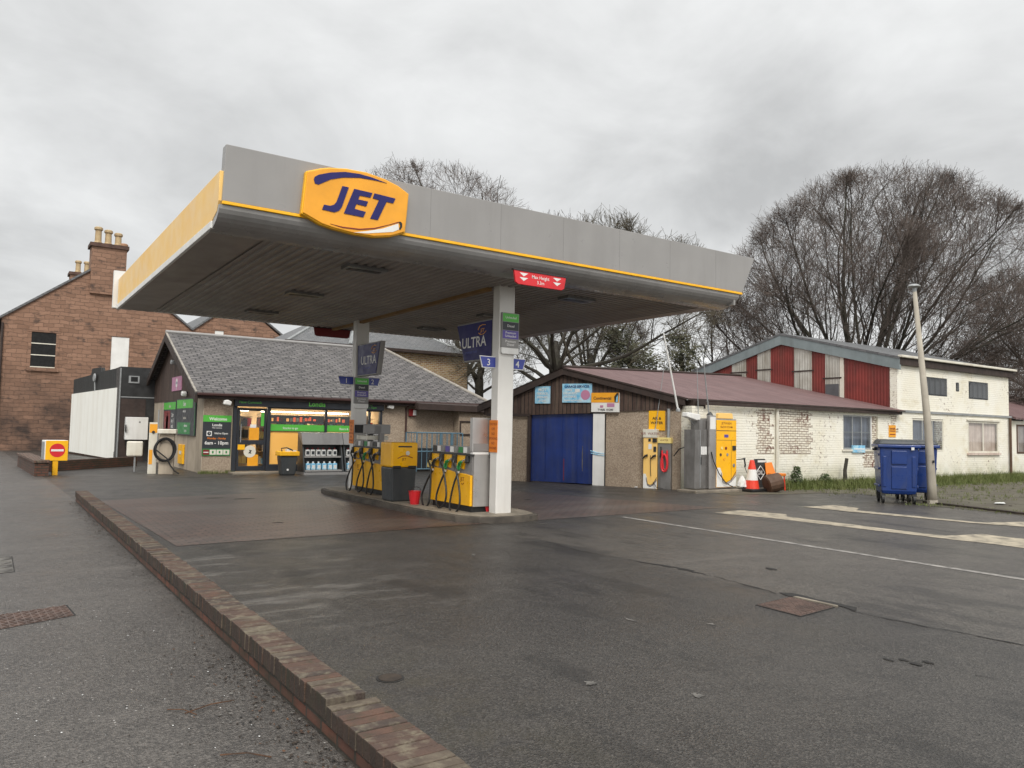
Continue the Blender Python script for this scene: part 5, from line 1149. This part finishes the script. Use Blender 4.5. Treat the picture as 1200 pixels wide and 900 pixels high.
# ------------------------------------------------------------------ red shed, white building, far right building
def shed():
    r = E('red_shed', (31, 20, 0), 'big shed with red corrugated gable and grey green bargeboards above the garage roof', 'shed')
    F = PF(26.9, 0, 0, -90); n = 0
    P = [(-24.45, 0), (-14.95, 0), (-14.95, 4.28), (-19.8, 5.5), (-24.45, 4.28)]
    B(F).mt('corred').prism(P, -.2, 0).build('gable_sheeting', r)
    for (a, c, z0, z1) in ((-22.35, -21.6, 3.4, 4.9), (-21.0, -20.35, 3.2, 5.2), (-19.2, -18.4, 2.9, 5.2), (-17.8, -17.2, 2.6, 4.82)):
        p = B(F).mt('corgrey').prism([(a, z0), (c, z0), (c, z1-(.0 if a < -20 else (c-a)*.25)), (a, z1)], .001, .03).build('translucent_panel', r)
        B(F).mt('fasciawood').box((a-.1, (z0+z1)/2+.10, .031), (c+.1, (z0+z1)/2+.15, .05)).build('batten', p)
    B(F).mt('cream').box((-17.18, 2.6, .001), (-17.02, 4.7, .035)).build('pale_strip', r)
    B(F).mt('board').box((-17.78, 2.6, .031), (-17.22, 3.6, .05)).build('lower_board', r)
    for s in (0, 1):
        a, z = ((-14.8, 4.44), (-24.6, 4.44))[s]
        B(F).mt('barge').prism([(a, z-.42), (-19.8, 5.32), (-19.8, 5.74), (a, z)], .01, .10).build('bargeboard', r)
        B(F).mt('slate2').prism([(a, z-.03), (-19.8, 5.71), (-19.8, 5.79), (a, z+.05)], -8.85, .12).build('roof_slope', r)
    B(F).mt('corred').box((-24.45, 0, -9), (-24.3, 4.2, -.2)).build('side_sheeting', r)
shed()
def whiteb():
    r = E('white_building', (31, 18, 0), 'two storey whitewashed brick building joined to the right of the red shed', 'building')
    W = PF(0, 14.9, 0, 0); x0, x1 = 26.86, 35.5
    def wall(z0, z1, holes, z_in):
        b = B(W).mt('wwall'); xs = x0
        for (a, c, e, f) in holes:
            b.box((xs, z0, -.3), (a, z1, z_in)); b.box((a, z0, -.3), (c, e, z_in)); b.box((a, f, -.3), (c, z1, z_in)); xs = c
        b.box((xs, z0, -.3), (x1, z1, z_in)); return b
    b = wall(0, 2.5, ((27.8, 30.0, 1.1, 2.31), (31.9, 34.43, 1.03, 2.31)), .0); b.build('lower_wall', r)
    b = wall(2.58, 4.2, ((28.72, 30.39, 3.19, 3.88), (31.07, 31.32, 3.43, 3.78), (32.08, 33.69, 3.18, 3.88)), -.03); b.m = Matrix(); b.box((x1-.3, 15.2, 0), (x1, 24, 4.2)); b.box((x0, 23.7, 0), (x1-.3, 24, 4.2)); b.build('upper_wall', r)
    B(W).mt('lead').box((x0+.2, 2.5, -.3), (x1+.1, 2.58, .05)).build('ledge', r)
    for (a, c, e, f, k, cols) in ((28.72, 30.39, 3.19, 3.88, 'board', 4), (32.08, 33.69, 3.18, 3.88, 'board', 4)):
        winframe(W, a+.01, c-.01, e+.01, f-.01, 'charcoal', .05, -.06, cols, 1, r, 'glad', 'board')
    winframe(W, 31.08, 31.31, 3.44, 3.77, 'charcoal', .03, -.06, 1, 1, r, 'glad', 'void')
    w = winframe(W, 27.81, 29.99, 1.11, 2.30, 'cream', .06, -.02, 3, 1, r, 'glad', 'blind'); B(W).mt('wbrick').box((29.5, 1.18, -.09), (29.92, 2.24, -.02)).build('brick_infill', w)
    w = winframe(W, 31.91, 34.42, 1.04, 2.30, 'cream', .07, .0, 2, 1, r, 'gla', 'curtain'); B(W).mt('curtain').box((31.8, .96, .001), (34.5, 1.03, .08)).build('sill', w)
    B(W).mt('cream').box((31.78, 2.31, .001), (34.55, 2.38, .05)).build('lintel', r)
    B(W).mt('fasciawood').box((x0-.05, 4.2, -.3), (x1+.2, 4.46, .10)).build('eaves_fascia', r)
    B(W).mt('cream').box((x0-.05, 4.46, .02), (x1+.3, 4.55, .2)).build('gutter', r, bevel=.02)
    B(W).mt('drumb').tube([(35.35, .05, .08), (35.35, 2.5, .08)], .05, 7).build('downpipe', r)
    r = E('end_cottage', (40, 17, 0), 'low pale building with purple brown roof at the right edge', 'building')
    b = B(W).mt('wwall').box((35.62, 0, -.3), (36.2, 2.4, -.05)).box((36.2, 0, -.3), (37.8, 1.0, -.05)).box((36.2, 2.25, -.3), (37.8, 2.4, -.05)).box((37.8, 0, -.3), (46, 2.4, -.05)); b.build('wall', r)
    winframe(W, 36.21, 37.79, 1.01, 2.24, 'drumb', .07, -.06, 2, 1, r, 'glad', 'curtain')
    B().mt('corpurple').hexa([(35.6, 14.7, 2.45), (46, 14.7, 2.45), (46, 19, 3.9), (35.6, 19, 3.9)], [(35.6, 14.7, 2.53), (46, 14.7, 2.53), (46, 19, 3.98), (35.6, 19, 3.98)]).build('roof', r)
whiteb()

# ------------------------------------------------------------------ wheeled waste bins, lamp post
def bin1100(loc, deg, lab):
    r = E('waste_container', loc, lab, 'waste bin', 'blue waste bins by the lamp post'); R = RZ(*loc, deg) @ Matrix.Diagonal((1, 1, 1.12, 1))
    w, d = .43, .84     # half width, depth
    def fr(z, s=1.): k = .84+.16*z/1.25; return k
    body = B(R).mt('binblue'); n = []
    prof = [(.86, .08, .20), (.90, .04, .28), (1.0, .0, 1.20)]
    ring = []
    for k, ins, z in prof:
        ring.append([(-w*k, ins, z), (w*k, ins, z), (w*k, d-ins, z), (-w*k, d-ins, z)])
    ids = [[body.v(p) for p in q] for q in ring]
    for a, c in zip(ids, ids[1:]):
        for i in range(4): body.f((a[i], a[(i+1) % 4], c[(i+1) % 4], c[i]))
    body.f(ids[0][::-1]); body.f(ids[-1]); body.build('body', r, bevel=.03)
    P = B(R).mt('binblue')
    def slab(x0, x1, z0, z1, t):
        y = lambda z: .04*(1.2-z)/.92 if z > .28 else .04
        P.hexa([(x0, y(z0)-t, z0), (x1, y(z0)-t, z0), (x1, y(z0)+.01, z0), (x0, y(z0)+.01, z0)], [(x0, y(z1)-t, z1), (x1, y(z1)-t, z1), (x1, y(z1)+.01, z1), (x0, y(z1)+.01, z1)])
    slab(-.17, .17, .85, 1.14, .03); slab(-.17, .17, .32, .80, .022); slab(-.36, -.28, .36, 1.02, .02); slab(.28, .36, .36, 1.02, .02)
    P.build('front_ribs', r, bevel=.012)
    P = B(R).mt('binblue')
    for s in (-1, 1):
        for z0, z1 in ((.35, .40), (.72, .77), (1.02, 1.07)): P.box((s*w*.985-.02, .12, z0), (s*w*.985+.02, d-.12, z1))
    P.build('side_ribs', r, bevel=.01)
    B(R).mt('binblue').box((-w-.045, -.05, 1.20), (w+.045, d+.03, 1.27)).build('rim', r, bevel=.02)
    b = B(R).mt('wheely'); b.hexa([(-w-.03, -.04, 1.273), (w+.03, -.04, 1.273), (w+.03, d, 1.273), (-w-.03, d, 1.273)], [(-w+.05, .03, 1.36), (w-.05, .03, 1.36), (w-.05, d-.02, 1.38), (-w+.05, d-.02, 1.38)]); b.build('lid', r, bevel=.03)
    for s in (-1, 1): B(R).mt('blackp').tube([(s*(w+.0), d/2, 1.16), (s*(w+.09), d/2, 1.16)], .03, 8).build('lifting_pin', r)
    for x in (-w*.8, w*.8):
        for y in (.14, d-.14):
            c = B(R).mt('blackp').box((x-.05, y-.06, .16), (x+.05, y+.06, .24)).box((x-.045, y-.02, .08), (x-.03, y+.02, .18)).box((x+.03, y-.02, .08), (x+.045, y+.02, .18)).build('castor', r)
            B(R).mt('black').cyl((x-.028, y, .098), (x+.028, y, .098), .095, n=16).build('wheel', c)
    B(R).mt('paper').box((-w*.99+.1 if False else w*.6, -.052, 1.16), (w*.75, -.05, 1.22)).build('white_sticker', r)
bin1100((18.14, 10.05, 0), -50, 'blue wheeled waste bin on the left with a clear front view')
bin1100((19.24, 10.16, 0), -48, 'blue wheeled waste bin on the right, half hidden by the leaning lamp post')
def lamp():
    r = E('lamp_post', (18.98, 9.70, 0), 'leaning pale concrete lamp post in front of the blue bins', 'lamp post')
    B().mt('post').tube([(18.98, 9.70, -.02), (18.96, 9.71, .5), (18.9, 9.75, 1.9), (18.68, 9.92, 5.2)], [.115, .108, .09, .05], 8).build('shaft', r, smooth=True)
    b = B().mt('galv').cyl((18.68, 9.92, 5.18), (18.675, 9.925, 5.28), .05, n=10); b.build('collar', r)
    B().mt('galv').lathe((18.67, 9.93, 5.27), [(.03, 0), (.15, .04), (.145, .06), (.08, .10), (.02, .11)], 16).build('lamp_head', r)
    B().mt('post').tube([(18.98, 9.70, -.01), (18.978, 9.70, .10)], [.13, .122], 8).build('foot', r)
    B().mt('blackp').box((18.86, 9.60, 1.0), (18.90, 9.63, 1.06)).build('service_hole', r)
lamp()

# ------------------------------------------------------------------ no entry sign
def noentry():
    r = E('no_entry_sign', (1.66, 26.15, 0), 'yellow no entry sign box on a yellow post at the far end of the footpath', 'road sign')
    F = PF(1.70, 26.1, 0, 6)
    B(F).mt('yellow').box((-.09, 0, -.14), (.05, .42, 0)).build('post', r, bevel=.01)
    B(F).mt('white').box((-.30, .42, -.6), (.29, 1.02, 0)).build('box', r, bevel=.02)
    B(F).mt('yellow').box((-.29, .425, .001), (.285, 1.015, .012)).build('yellow_face', r, bevel=.01)
    B(F).mt('red').cyl((0.01, .73, .0121), (.01, .73, .016), .20, n=28).build('red_disc', r)
    B(F).mt('white').box((-.15, .70, .0165), (.17, .76, .019)).build('white_bar', r)
    B(PF(1.40, 26.07, 0, -84)).mt('galv').box((-.52, .47, .002), (-.12, .97, .006)).build('side_plate', r)
noentry()

# ------------------------------------------------------------------ ironwork in the ground
def cover(name, P, lab, rows, z=.008, k='iron'):
    c = Vector((sum(p[0] for p in P)/4, sum(p[1] for p in P)/4, 0)); r = E(name, c, lab, 'manhole cover')
    q = [(c.x+(x-c.x)*1.05, c.y+(y-c.y)*1.05) for x, y in P]; B().mt('crack').prism(q, -.01, z-.002).build('rim', r)
    B().mt(k).prism(P, 0, z).build('plate', r); b = B().mt(k); A, Bq, C, D = [Vector(p) for p in P]
    for i in range(rows):
        t = (i+.5)/rows; nn = max(4, int(rows*(Bq-A).length/(D-A).length))
        for j in range(nn):
            s = (j+.5)/nn; p = A.lerp(D, t).lerp(Bq.lerp(C, t), s); a = .785 if (i+j) % 2 else -.785
            L = (D-A).length/rows*.42; w = L*.25; dx, dy = math.cos(a), math.sin(a)
            b.hexa([(p.x-dx*L-dy*w*-1, p.y-dy*L-dx*w, z), (p.x+dx*L+dy*w, p.y+dy*L-dx*w, z), (p.x+dx*L-dy*w, p.y+dy*L+dx*w, z), (p.x-dx*L-dy*w, p.y-dy*L+dx*w, z)],
                   [(p.x-dx*L+dy*w, p.y-dy*L-dx*w, z+.005), (p.x+dx*L+dy*w, p.y+dy*L-dx*w, z+.005), (p.x+dx*L-dy*w, p.y+dy*L+dx*w, z+.005), (p.x-dx*L-dy*w, p.y-dy*L+dx*w, z+.005)])
    b.build('tread_pattern', r); return r
cover('manhole_cover', [(6.02, 4.24), (6.60, 4.30), (6.62, 4.78), (6.04, 4.72)], 'rusty square cover sunk in cracked tarmac of the forecourt', 12)
cover('manhole_cover', [(.0, 7.02), (.66, 7.30), (.63, 7.72), (-.03, 7.55)], 'reddish iron cover in the footpath on the left', 9)
cover('manhole_cover', [(-.15, 9.55), (.30, 9.68), (.30, 10.75), (-.12, 10.6)], 'small grey cover at the left edge of the footpath', 8, k='scuff')
S(B().mt('crack').poly([(x, y, .006) for x, y in jag([(6.62, 4.12), (6.78, 4.2), (6.80, 4.9), (6.72, 5.0), (6.66, 4.85), (6.68, 4.25)], .025, .1)]).build('broken_tarmac'))
S(B().mt('concrete').prism([(6.63, 4.28), (6.68, 4.3), (6.68, 4.74), (6.64, 4.76)], 0, .015).build('cover_surround'))
r = E('drain_cover', (2.16, 4.67, 0), 'round drain cover near the end of the brick wall', 'drain cover')
B().mt('crack').lathe((2.2, 4.55, 0), [(.09, 0), (.09, .004)], 18).build('rim', r); B().mt('soil').lathe((2.2, 4.55, 0), [(.075, .0), (.075, .008)], 18).build('plate', r)

# ------------------------------------------------------------------ grass and bushes
def grass():
    b = B().mt('grassmat'); random.seed(11)
    def tuft(x, y, h, n):
        for k in range(n):
            a = random.uniform(0, 6.28); l = h*random.uniform(.5, 1.15); lean = random.uniform(.1, .6)*l; w = random.uniform(.006, .014)
            px, py = x+random.uniform(-.07, .07), y+random.uniform(-.07, .07); dx, dy = math.cos(a), math.sin(a)
            b.poly([(px-dy*w, py+dx*w, 0), (px+dy*w, py-dx*w, 0), (px+dx*lean*.45, py+dy*lean*.45, l*.65)]); b.poly([(px-dy*w*.6+dx*lean*.3, py+dx*w*.6+dy*lean*.3, l*.45), (px+dy*w*.6+dx*lean*.3, py-dx*w*.6+dy*lean*.3, l*.45), (px+dx*lean, py+dy*lean, l)])
    for i in range(6200):
        x = random.uniform(19.0, 40); y = 14.86-abs(random.gauss(0, .5 if x < 21 else .85))
        if y < (13.3 if x < 21 else 12.3): continue
        tuft(x, y, .30*random.uniform(.6, 1.2)*(1-.33*(14.86-y)), 5)
    for i in range(1700):
        x = random.uniform(18.8, 38); y = random.uniform(9, 13.6)
        if random.random() < .35+.5*math.sin(x*1.3+y)*.5: tuft(x, y, .09, 4)
    for i in range(90): tuft(18.2+random.uniform(-.1, .9), random.uniform(6, 10), .06, 4)
    for i in range(60): tuft(random.uniform(5.6, 6.6), 25.93-random.uniform(0, .15), .12, 5)
    tag(b.build('grass'), kind='stuff')
grass()
def bush(x, y, h, w, lab, n=700, k='bush'):
    r = E('shrub', (x, y, 0), lab, 'shrub'); b = B().mt(k); random.seed(int(x*7))
    for i in range(n):
        t = random.random(); a = random.uniform(0, 6.28); q = w*math.sqrt(random.random())*(1-.7*t); p = Vector((x+q*math.cos(a), y+q*math.sin(a)*.7, .03+h*t)); s = random.uniform(.02, .05)
        u = Vector((random.gauss(0, 1), random.gauss(0, 1), random.gauss(0, 1))).normalized(); v = u.orthogonal().normalized()
        b.poly([p-u*s, p+v*s*.5, p+u*s*1.3, p-v*s*.5])
    b.build('foliage', r); B().mt('twig').tube([(x, y, 0), (x, y, h*.6)], .015, 5).build('stem', r)
bush(20.4, 14.5, .62, .34, 'small dark green conical shrub in the grass by the white wall')
bush(22.0, 14.6, .36, .4, 'low leafy clump in the grass right of the conical shrub', 420)

# ------------------------------------------------------------------ trees
V = Vector
class Tr:
    def __init__(s, seed, env, spec, tips):
        s.rnd = random.Random(seed); s.env = env; s.spec = spec; s.tips = tips; s.tk = B().mt('bark'); s.cr = None
    def room(s, p, d):
        # distance from p along d to the crown envelope
        c, rx, rz = s.env; q = p-c; k = V((1/rx, 1/rx, 1/rz)) if True else 0
        a_ = V((q.x*k.x, q.y*k.y, q.z*k.z)); b_ = V((d.x*k.x, d.y*k.y, d.z*k.z))
        A = b_.dot(b_); Bq = a_.dot(b_); C = a_.dot(a_)-1; D = Bq*Bq-A*C
        return 0 if D <= 0 else (-Bq+math.sqrt(D))/A
    def side(s, d, ang):
        o = d.orthogonal().normalized(); o.rotate(Matrix.Rotation(s.rnd.uniform(0, 6.28), 3, d)); return (d*math.cos(ang)+o*math.sin(ang)).normalized()
    def grow(s, p, d, L, r, lev):
        kids, frac, ang, n, sides, wob, up, taper, minr = s.spec[lev]; g = s.rnd.gauss; last = lev == len(s.spec)-1
        L = min(L, max(.25, s.room(p, d)*1.02)) if lev < len(s.spec)-2 else min(L, s.room(p, d)*1.05+s.rnd.uniform(.5, 1.1))
        pts = [p.copy()]; rs = [r]; q = p.copy(); dd = d.copy()
        for i in range(n):
            dd = (dd+V((g(0, wob), g(0, wob), g(0, wob)+up))).normalized(); q = q+dd*(L/n); pts.append(q.copy()); rs.append(max(minr, r*(1-(1-taper)*((i+1)/n)**.8)))
        (s.tk if lev < 2 else s.cr).tube(pts, rs, sides, cap=False)
        if last: return
        nm = s.spec[lev+1][8]
        for j in range(kids):
            t0 = .28 if lev == 0 else .15; t = t0+(1-t0)*(j+s.rnd.random())/kids; f = t*(len(pts)-1); i = min(int(f), len(pts)-2); q = pts[i].lerp(pts[i+1], f-i)
            e = (pts[i+1]-pts[i]).normalized(); rr = max(nm, (rs[i]+(rs[i+1]-rs[i])*(f-i))*.5)
            l = L*s.rnd.uniform(*frac)*(1.12-.5*t)
            if lev+1 >= len(s.spec)-2: l = s.tips[lev+1-(len(s.spec)-2)]*s.rnd.uniform(.6, 1.3)
            s.grow(q, s.side(e, s.rnd.uniform(*ang)), l, rr, lev+1)
def tree(name, base, trunk_h, trunk_r, env, limbs, spec, lab, twig='twig', seed=1, limb_r=(.3, .45), spread=(.05, 1.1), tips=(1.3, .7), dirs=None):
    T = Tr(seed, env, spec, tips); T.cr = B().mt(twig); rn = T.rnd
    r = E(name, base, lab, 'tree'); bv = V(base); top = bv+V((0, 0, trunk_h))
    T.tk.tube([bv-V((0, 0, .2)), bv.lerp(top, .12), bv.lerp(top, .5), top, top+V((.1, .1, trunk_h*.25))], [trunk_r*1.5, trunk_r*1.1, trunk_r, trunk_r*.9, trunk_r*.3], 12, cap=False)
    for i in range(limbs):
        a = 2*PI*(i*.382+rn.uniform(-.05, .05)); th = spread[0]+(spread[1]-spread[0])*((i+.5)/limbs)**.8
        d = V((math.sin(th)*math.cos(a), math.sin(th)*math.sin(a), math.cos(th)))
        st = bv.lerp(top, rn.uniform(.74, 1.02))
        T.grow(st, d, 99, trunk_r*rn.uniform(*limb_r)*(1 if i else 1.2), 0)
    T.tk.build('trunk', r); T.cr.build('crown', r); return r
#        kids, length fraction, angle range, segments, sides, wobble, up-pull, taper, min radius
BIG = [(10, (.38, .62), (.3, .65), 10, 7, .08, .018, .14, .028), (7, (.42, .7), (.3, .75), 7, 5, .12, .06, .25, .015), (5, (.5, .75), (.35, .85), 5, 4, .14, .04, .4, .009), (4, (1, 1), (.35, .85), 4, 3, .14, .025, .5, .0065), (0, 0, 0, 3, 3, .13, .02, .6, .0055)]
MID = [(8, (.42, .7), (.4, .95), 8, 6, .11, .02, .2, .03), (6, (.45, .72), (.4, .95), 6, 4, .15, .03, .3, .015), (5, (.5, .75), (.4, .9), 4, 3, .15, .05, .4, .010), (4, (1, 1), (.35, .8), 3, 3, .14, .05, .5, .008), (0, 0, 0, 2, 3, .12, .05, .6, .0065)]
SML = [(8, (.42, .68), (.4, .9), 7, 5, .14, .03, .25, .025), (6, (.45, .7), (.4, .9), 5, 4, .16, .05, .35, .013), (4, (1, 1), (.35, .8), 4, 3, .15, .05, .5, .009), (0, 0, 0, 3, 3, .12, .05, .6, .007)]
tree('bare_tree', (42.3, 25.6, 0), 3.4, .72, (V((42.9, 25.0, 8.1)), 9.2, 8.5), 30, BIG, 'huge spreading bare beech tree standing behind the red shed', seed=5, limb_r=(.18, .29), spread=(.03, 1.5), tips=(1.3, .75))
tree('bare_tree', (24.2, 31.6, 0), 5.0, .36, (V((25.4, 31.0, 7.2)), 7.2, 5.0), 12, MID, 'dark bare tree with thick trunk directly behind the canopy and garage gable', 'twigo', seed=8, limb_r=(.25, .42), spread=(.1, 1.45), tips=(1.2, .6))
tree('bare_tree', (27.5, 46.8, 0), 6.0, .5, (V((25.2, 48.0, 12.0)), 8.6, 7.6), 10, MID, 'distant bare tree whose twigs stick up just right of the JET sign', 'twig', seed=12, limb_r=(.28, .42), spread=(.05, 1.2), tips=(1.4, .8))
tree('bare_tree', (33.6, 40.0, 0), 5.5, .42, (V((31.0, 41.2, 9.0)), 6.2, 6.4), 10, MID, 'bare tree whose twig tops show above the middle of the canopy fascia', 'twig', seed=15, limb_r=(.28, .42), spread=(.05, 1.2), tips=(1.2, .7))
tree('bare_tree', (40.5, 35.2, 0), 4.0, .22, (V((40.2, 35.4, 6.6)), 3.3, 3.6), 9, SML, 'small upright bare tree left of the red shed gable', 'twigo', seed=19, limb_r=(.35, .5), spread=(.1, 1.0), tips=(1.0, .6))
tree('bare_tree', (53.5, 19.5, 0), 4.2, .38, (V((53.0, 19.6, 6.6)), 6.4, 5.2), 10, MID, 'lower dark bare tree at the right edge beyond the white building', 'twig', seed=23, limb_r=(.28, .42), spread=(.2, 1.45), tips=(1.2, .7))
tree('bare_tree', (25.4, 41.0, 0), 4.6, .30, (V((25.6, 41.5, 8.0)), 3.6, 5.0), 7, SML, 'bare tree trunk seen between the yellow brick building and the near column', 'twigo', seed=27, limb_r=(.3, .42), spread=(.1, 1.1), tips=(1.0, .6))
def evergreen(base, h, w, lab, seed, n=11000):
    rn = random.Random(seed); r = E('evergreen_tree', base, lab, 'tree'); bv = V(base)
    b = B().mt('bark').tube([bv, bv+V((.1, 0, h*.5)), bv+V((0, .1, h*.92))], [.3, .2, .05], 8); b.build('trunk', r)
    c = B().mt('ivy'); cl = []
    for i in range(60):
        t = rn.uniform(.15, 1); q = w*(1-.75*max(0, t-.35))*math.sqrt(rn.random()); a = rn.uniform(0, 6.28); cl.append((bv+V((q*math.cos(a), q*math.sin(a), h*t)), rn.uniform(.35, .9)))
    for i in range(n):
        p, s = cl[rn.randrange(len(cl))]; d = V((rn.gauss(0, 1), rn.gauss(0, 1), rn.gauss(0, .8))); q = p+d*s*.5
        u = V((rn.gauss(0, 1), rn.gauss(0, 1), rn.gauss(.5, 1))).normalized(); v = u.orthogonal().normalized(); k = rn.uniform(.06, .14)
        c.poly([q-u*k, q+v*k*.45, q+u*k*1.4, q-v*k*.45])
    c.build('crown', r)
evergreen((31.2, 33.5, 0), 7.6, 2.5, 'dull green ivy covered tree behind the garage roof ridge', 31)
evergreen((33.6, 31.6, 0), 7.4, 1.5, 'narrower dull evergreen right of the wide ivy covered tree', 32, 5500)
evergreen((49.5, 18.6, 0), 4.5, 2.2, 'dark evergreen bush beyond the gutter of the white building', 33, 3200)

# ------------------------------------------------------------------ scraps lying about
def scrap(x, y, s, lab, k='paper'):
    b = B().mt(k); rn = random.Random(int(x*100+y)); pts = [(x+s*rn.uniform(.5, 1)*math.cos(a), y+s*rn.uniform(.5, 1)*math.sin(a), .012+rn.uniform(0, .03)) for a in (0, 1, 2.1, 3.1, 4.2, 5.2)]
    b.poly(pts); b.poly([(p[0]+.01, p[1], p[2]+.012) for p in pts[::-1]]); tag(b.build('litter_scrap'), lab, 'litter')
scrap(13.1, 19.6, .09, 'white scrap of litter at the foot of the garage wall left of the blue door'); scrap(15.35, 16.2, .08, 'white scrap of litter at the foot of the wall left of the air machine'); scrap(5.05, 8.2, .04, 'tiny white scrap in the middle of the wet tarmac')
scrap(20.6, 8.9, .22, 'pale flattened scrap on the muddy verge right of the bins'); scrap(20.0, 10.2, .08, 'blue scrap of plastic by the right hand bin', 'skyblue')

# ------------------------------------------------------------------ light, sky, camera
SUN_EL, SUN_AZ = math.radians(48), math.radians(205)   # azimuth clockwise from +Y
w = bpy.data.worlds.new('World'); sc.world = w; w.use_nodes = True
t = w.node_tree; N = t.nodes; Lk = t.links; bg = N['Background']
sky = N.new('ShaderNodeTexSky'); sky.sky_type = 'NISHITA'; sky.sun_disc = False; sky.sun_elevation = SUN_EL; sky.sun_rotation = SUN_AZ; sky.air_density = 1; sky.dust_density = 3
tc = N.new('ShaderNodeTexCoord'); sep = N.new('ShaderNodeSeparateXYZ'); Lk.new(tc.outputs['Generated'], sep.inputs[0])
def mapr(v, a, b, c, d):
    x = N.new('ShaderNodeMapRange'); x.clamp = True; x.inputs[1].default_value = a; x.inputs[2].default_value = b; x.inputs[3].default_value = c; x.inputs[4].default_value = d; Lk.new(v, x.inputs[0]); return x.outputs[0]
def mth(op, a, b):
    x = N.new('ShaderNodeMath'); x.operation = op
    for i, v in enumerate((a, b)):
        if isinstance(v, (int, float)): x.inputs[i].default_value = v
        else: Lk.new(v, x.inputs[i])
    return x.outputs[0]
# cloud deck: project the view direction onto a plane overhead so that the clouds flatten towards the horizon
zz = mth('MAXIMUM', mth('ADD', sep.outputs[2], .30), .05)
cmb = N.new('ShaderNodeCombineXYZ'); Lk.new(mth('DIVIDE', sep.outputs[0], zz), cmb.inputs[0]); Lk.new(mth('DIVIDE', sep.outputs[1], zz), cmb.inputs[1])
def nz(scale, det, rough, dist, off):
    mp = N.new('ShaderNodeMapping'); mp.inputs['Location'].default_value = off; Lk.new(cmb.outputs[0], mp.inputs[0])
    x = N.new('ShaderNodeTexNoise'); x.inputs['Scale'].default_value = scale; x.inputs['Detail'].default_value = det; x.inputs['Roughness'].default_value = rough; x.inputs['Distortion'].default_value = dist; Lk.new(mp.outputs[0], x.inputs['Vector']); return x.outputs['Fac']
n1 = nz(.9, 6, .52, .35, (3.1, 1.7, 0)); n2 = nz(2.6, 7, .56, .4, (8, 2, 0))
cl = mth('ADD', mth('MULTIPLY', n1, .62), mth('MULTIPLY', n2, .38))
val = mapr(cl, .37, .63, 5.0, 8.9)
zen = mapr(sep.outputs[2], .50, 1., 1., 2.2)
val = mth('MULTIPLY', val, zen)
hor = mapr(sep.outputs[2], -.02, .30, 1.16, 1.); val = mth('MULTIPLY', val, hor)
# the cloud is thinner and brighter on the sun's side of the sky, behind the camera
sdx, sdy = math.sin(SUN_AZ), math.cos(SUN_AZ)
dt = mth('ADD', mth('MULTIPLY', sep.outputs[0], sdx), mth('MULTIPLY', sep.outputs[1], sdy))
val = mth('MULTIPLY', val, mapr(dt, .05, .9, 1., 1.7))
col = N.new('ShaderNodeCombineColor'); Lk.new(val, col.inputs[0]); Lk.new(mth('MULTIPLY', val, 1.008), col.inputs[1]); Lk.new(mth('MULTIPLY', val, 1.003), col.inputs[2])
mx = N.new('ShaderNodeMix'); mx.data_type = 'RGBA'; mx.inputs[0].default_value = .94; Lk.new(sky.outputs[0], mx.inputs[6]); Lk.new(col.outputs[0], mx.inputs[7])
Lk.new(mx.outputs[2], bg.inputs[0]); bg.inputs[1].default_value = .10
ld = bpy.data.lights.new('sun', 'SUN'); ld.energy = 1.9; ld.angle = math.radians(24); ld.color = (1., .96, .90)
so = bpy.data.objects.new('sun', ld); COL.objects.link(so)
sd = Vector((math.sin(SUN_AZ)*math.cos(SUN_EL), math.cos(SUN_AZ)*math.cos(SUN_EL), math.sin(SUN_EL)))
so.rotation_euler = sd.to_track_quat('Z', 'Y').to_euler(); so.location = (0, -20, 30)

cam = bpy.data.cameras.new('camera'); cam.sensor_width = 36; cam.lens = 26.97; cam.clip_end = 2000; cam.clip_start = .05
co = bpy.data.objects.new('camera', cam); COL.objects.link(co); sc.camera = co
p_, y_, r_ = math.radians(3.4), math.radians(34.225), math.radians(1.142)
fh = Vector((math.sin(y_), math.cos(y_), 0)); r0 = Vector((math.cos(y_), -math.sin(y_), 0)); up = Vector((0, 0, 1))
fw = fh*math.cos(p_)+up*math.sin(p_); u0 = up*math.cos(p_)-fh*math.sin(p_)
rr = r0*math.cos(r_)+u0*math.sin(r_); uu = u0*math.cos(r_)-r0*math.sin(r_)
co.matrix_world = Matrix(((rr.x, uu.x, -fw.x, 0), (rr.y, uu.y, -fw.y, 0), (rr.z, uu.z, -fw.z, 1.6), (0, 0, 0, 1)))
vs = sc.view_settings; vs.view_transform = 'Standard'; vs.look = 'None'; vs.exposure = .16; vs.gamma = 1; vs.use_curve_mapping = False
sc.render.engine = 'CYCLES'; cy_ = sc.cycles; cy_.use_denoising = True; cy_.max_bounces = 6; cy_.diffuse_bounces = 3; cy_.glossy_bounces = 3; cy_.transparent_max_bounces = 12; cy_.transmission_bounces = 4
cy_.sample_clamp_indirect = 4
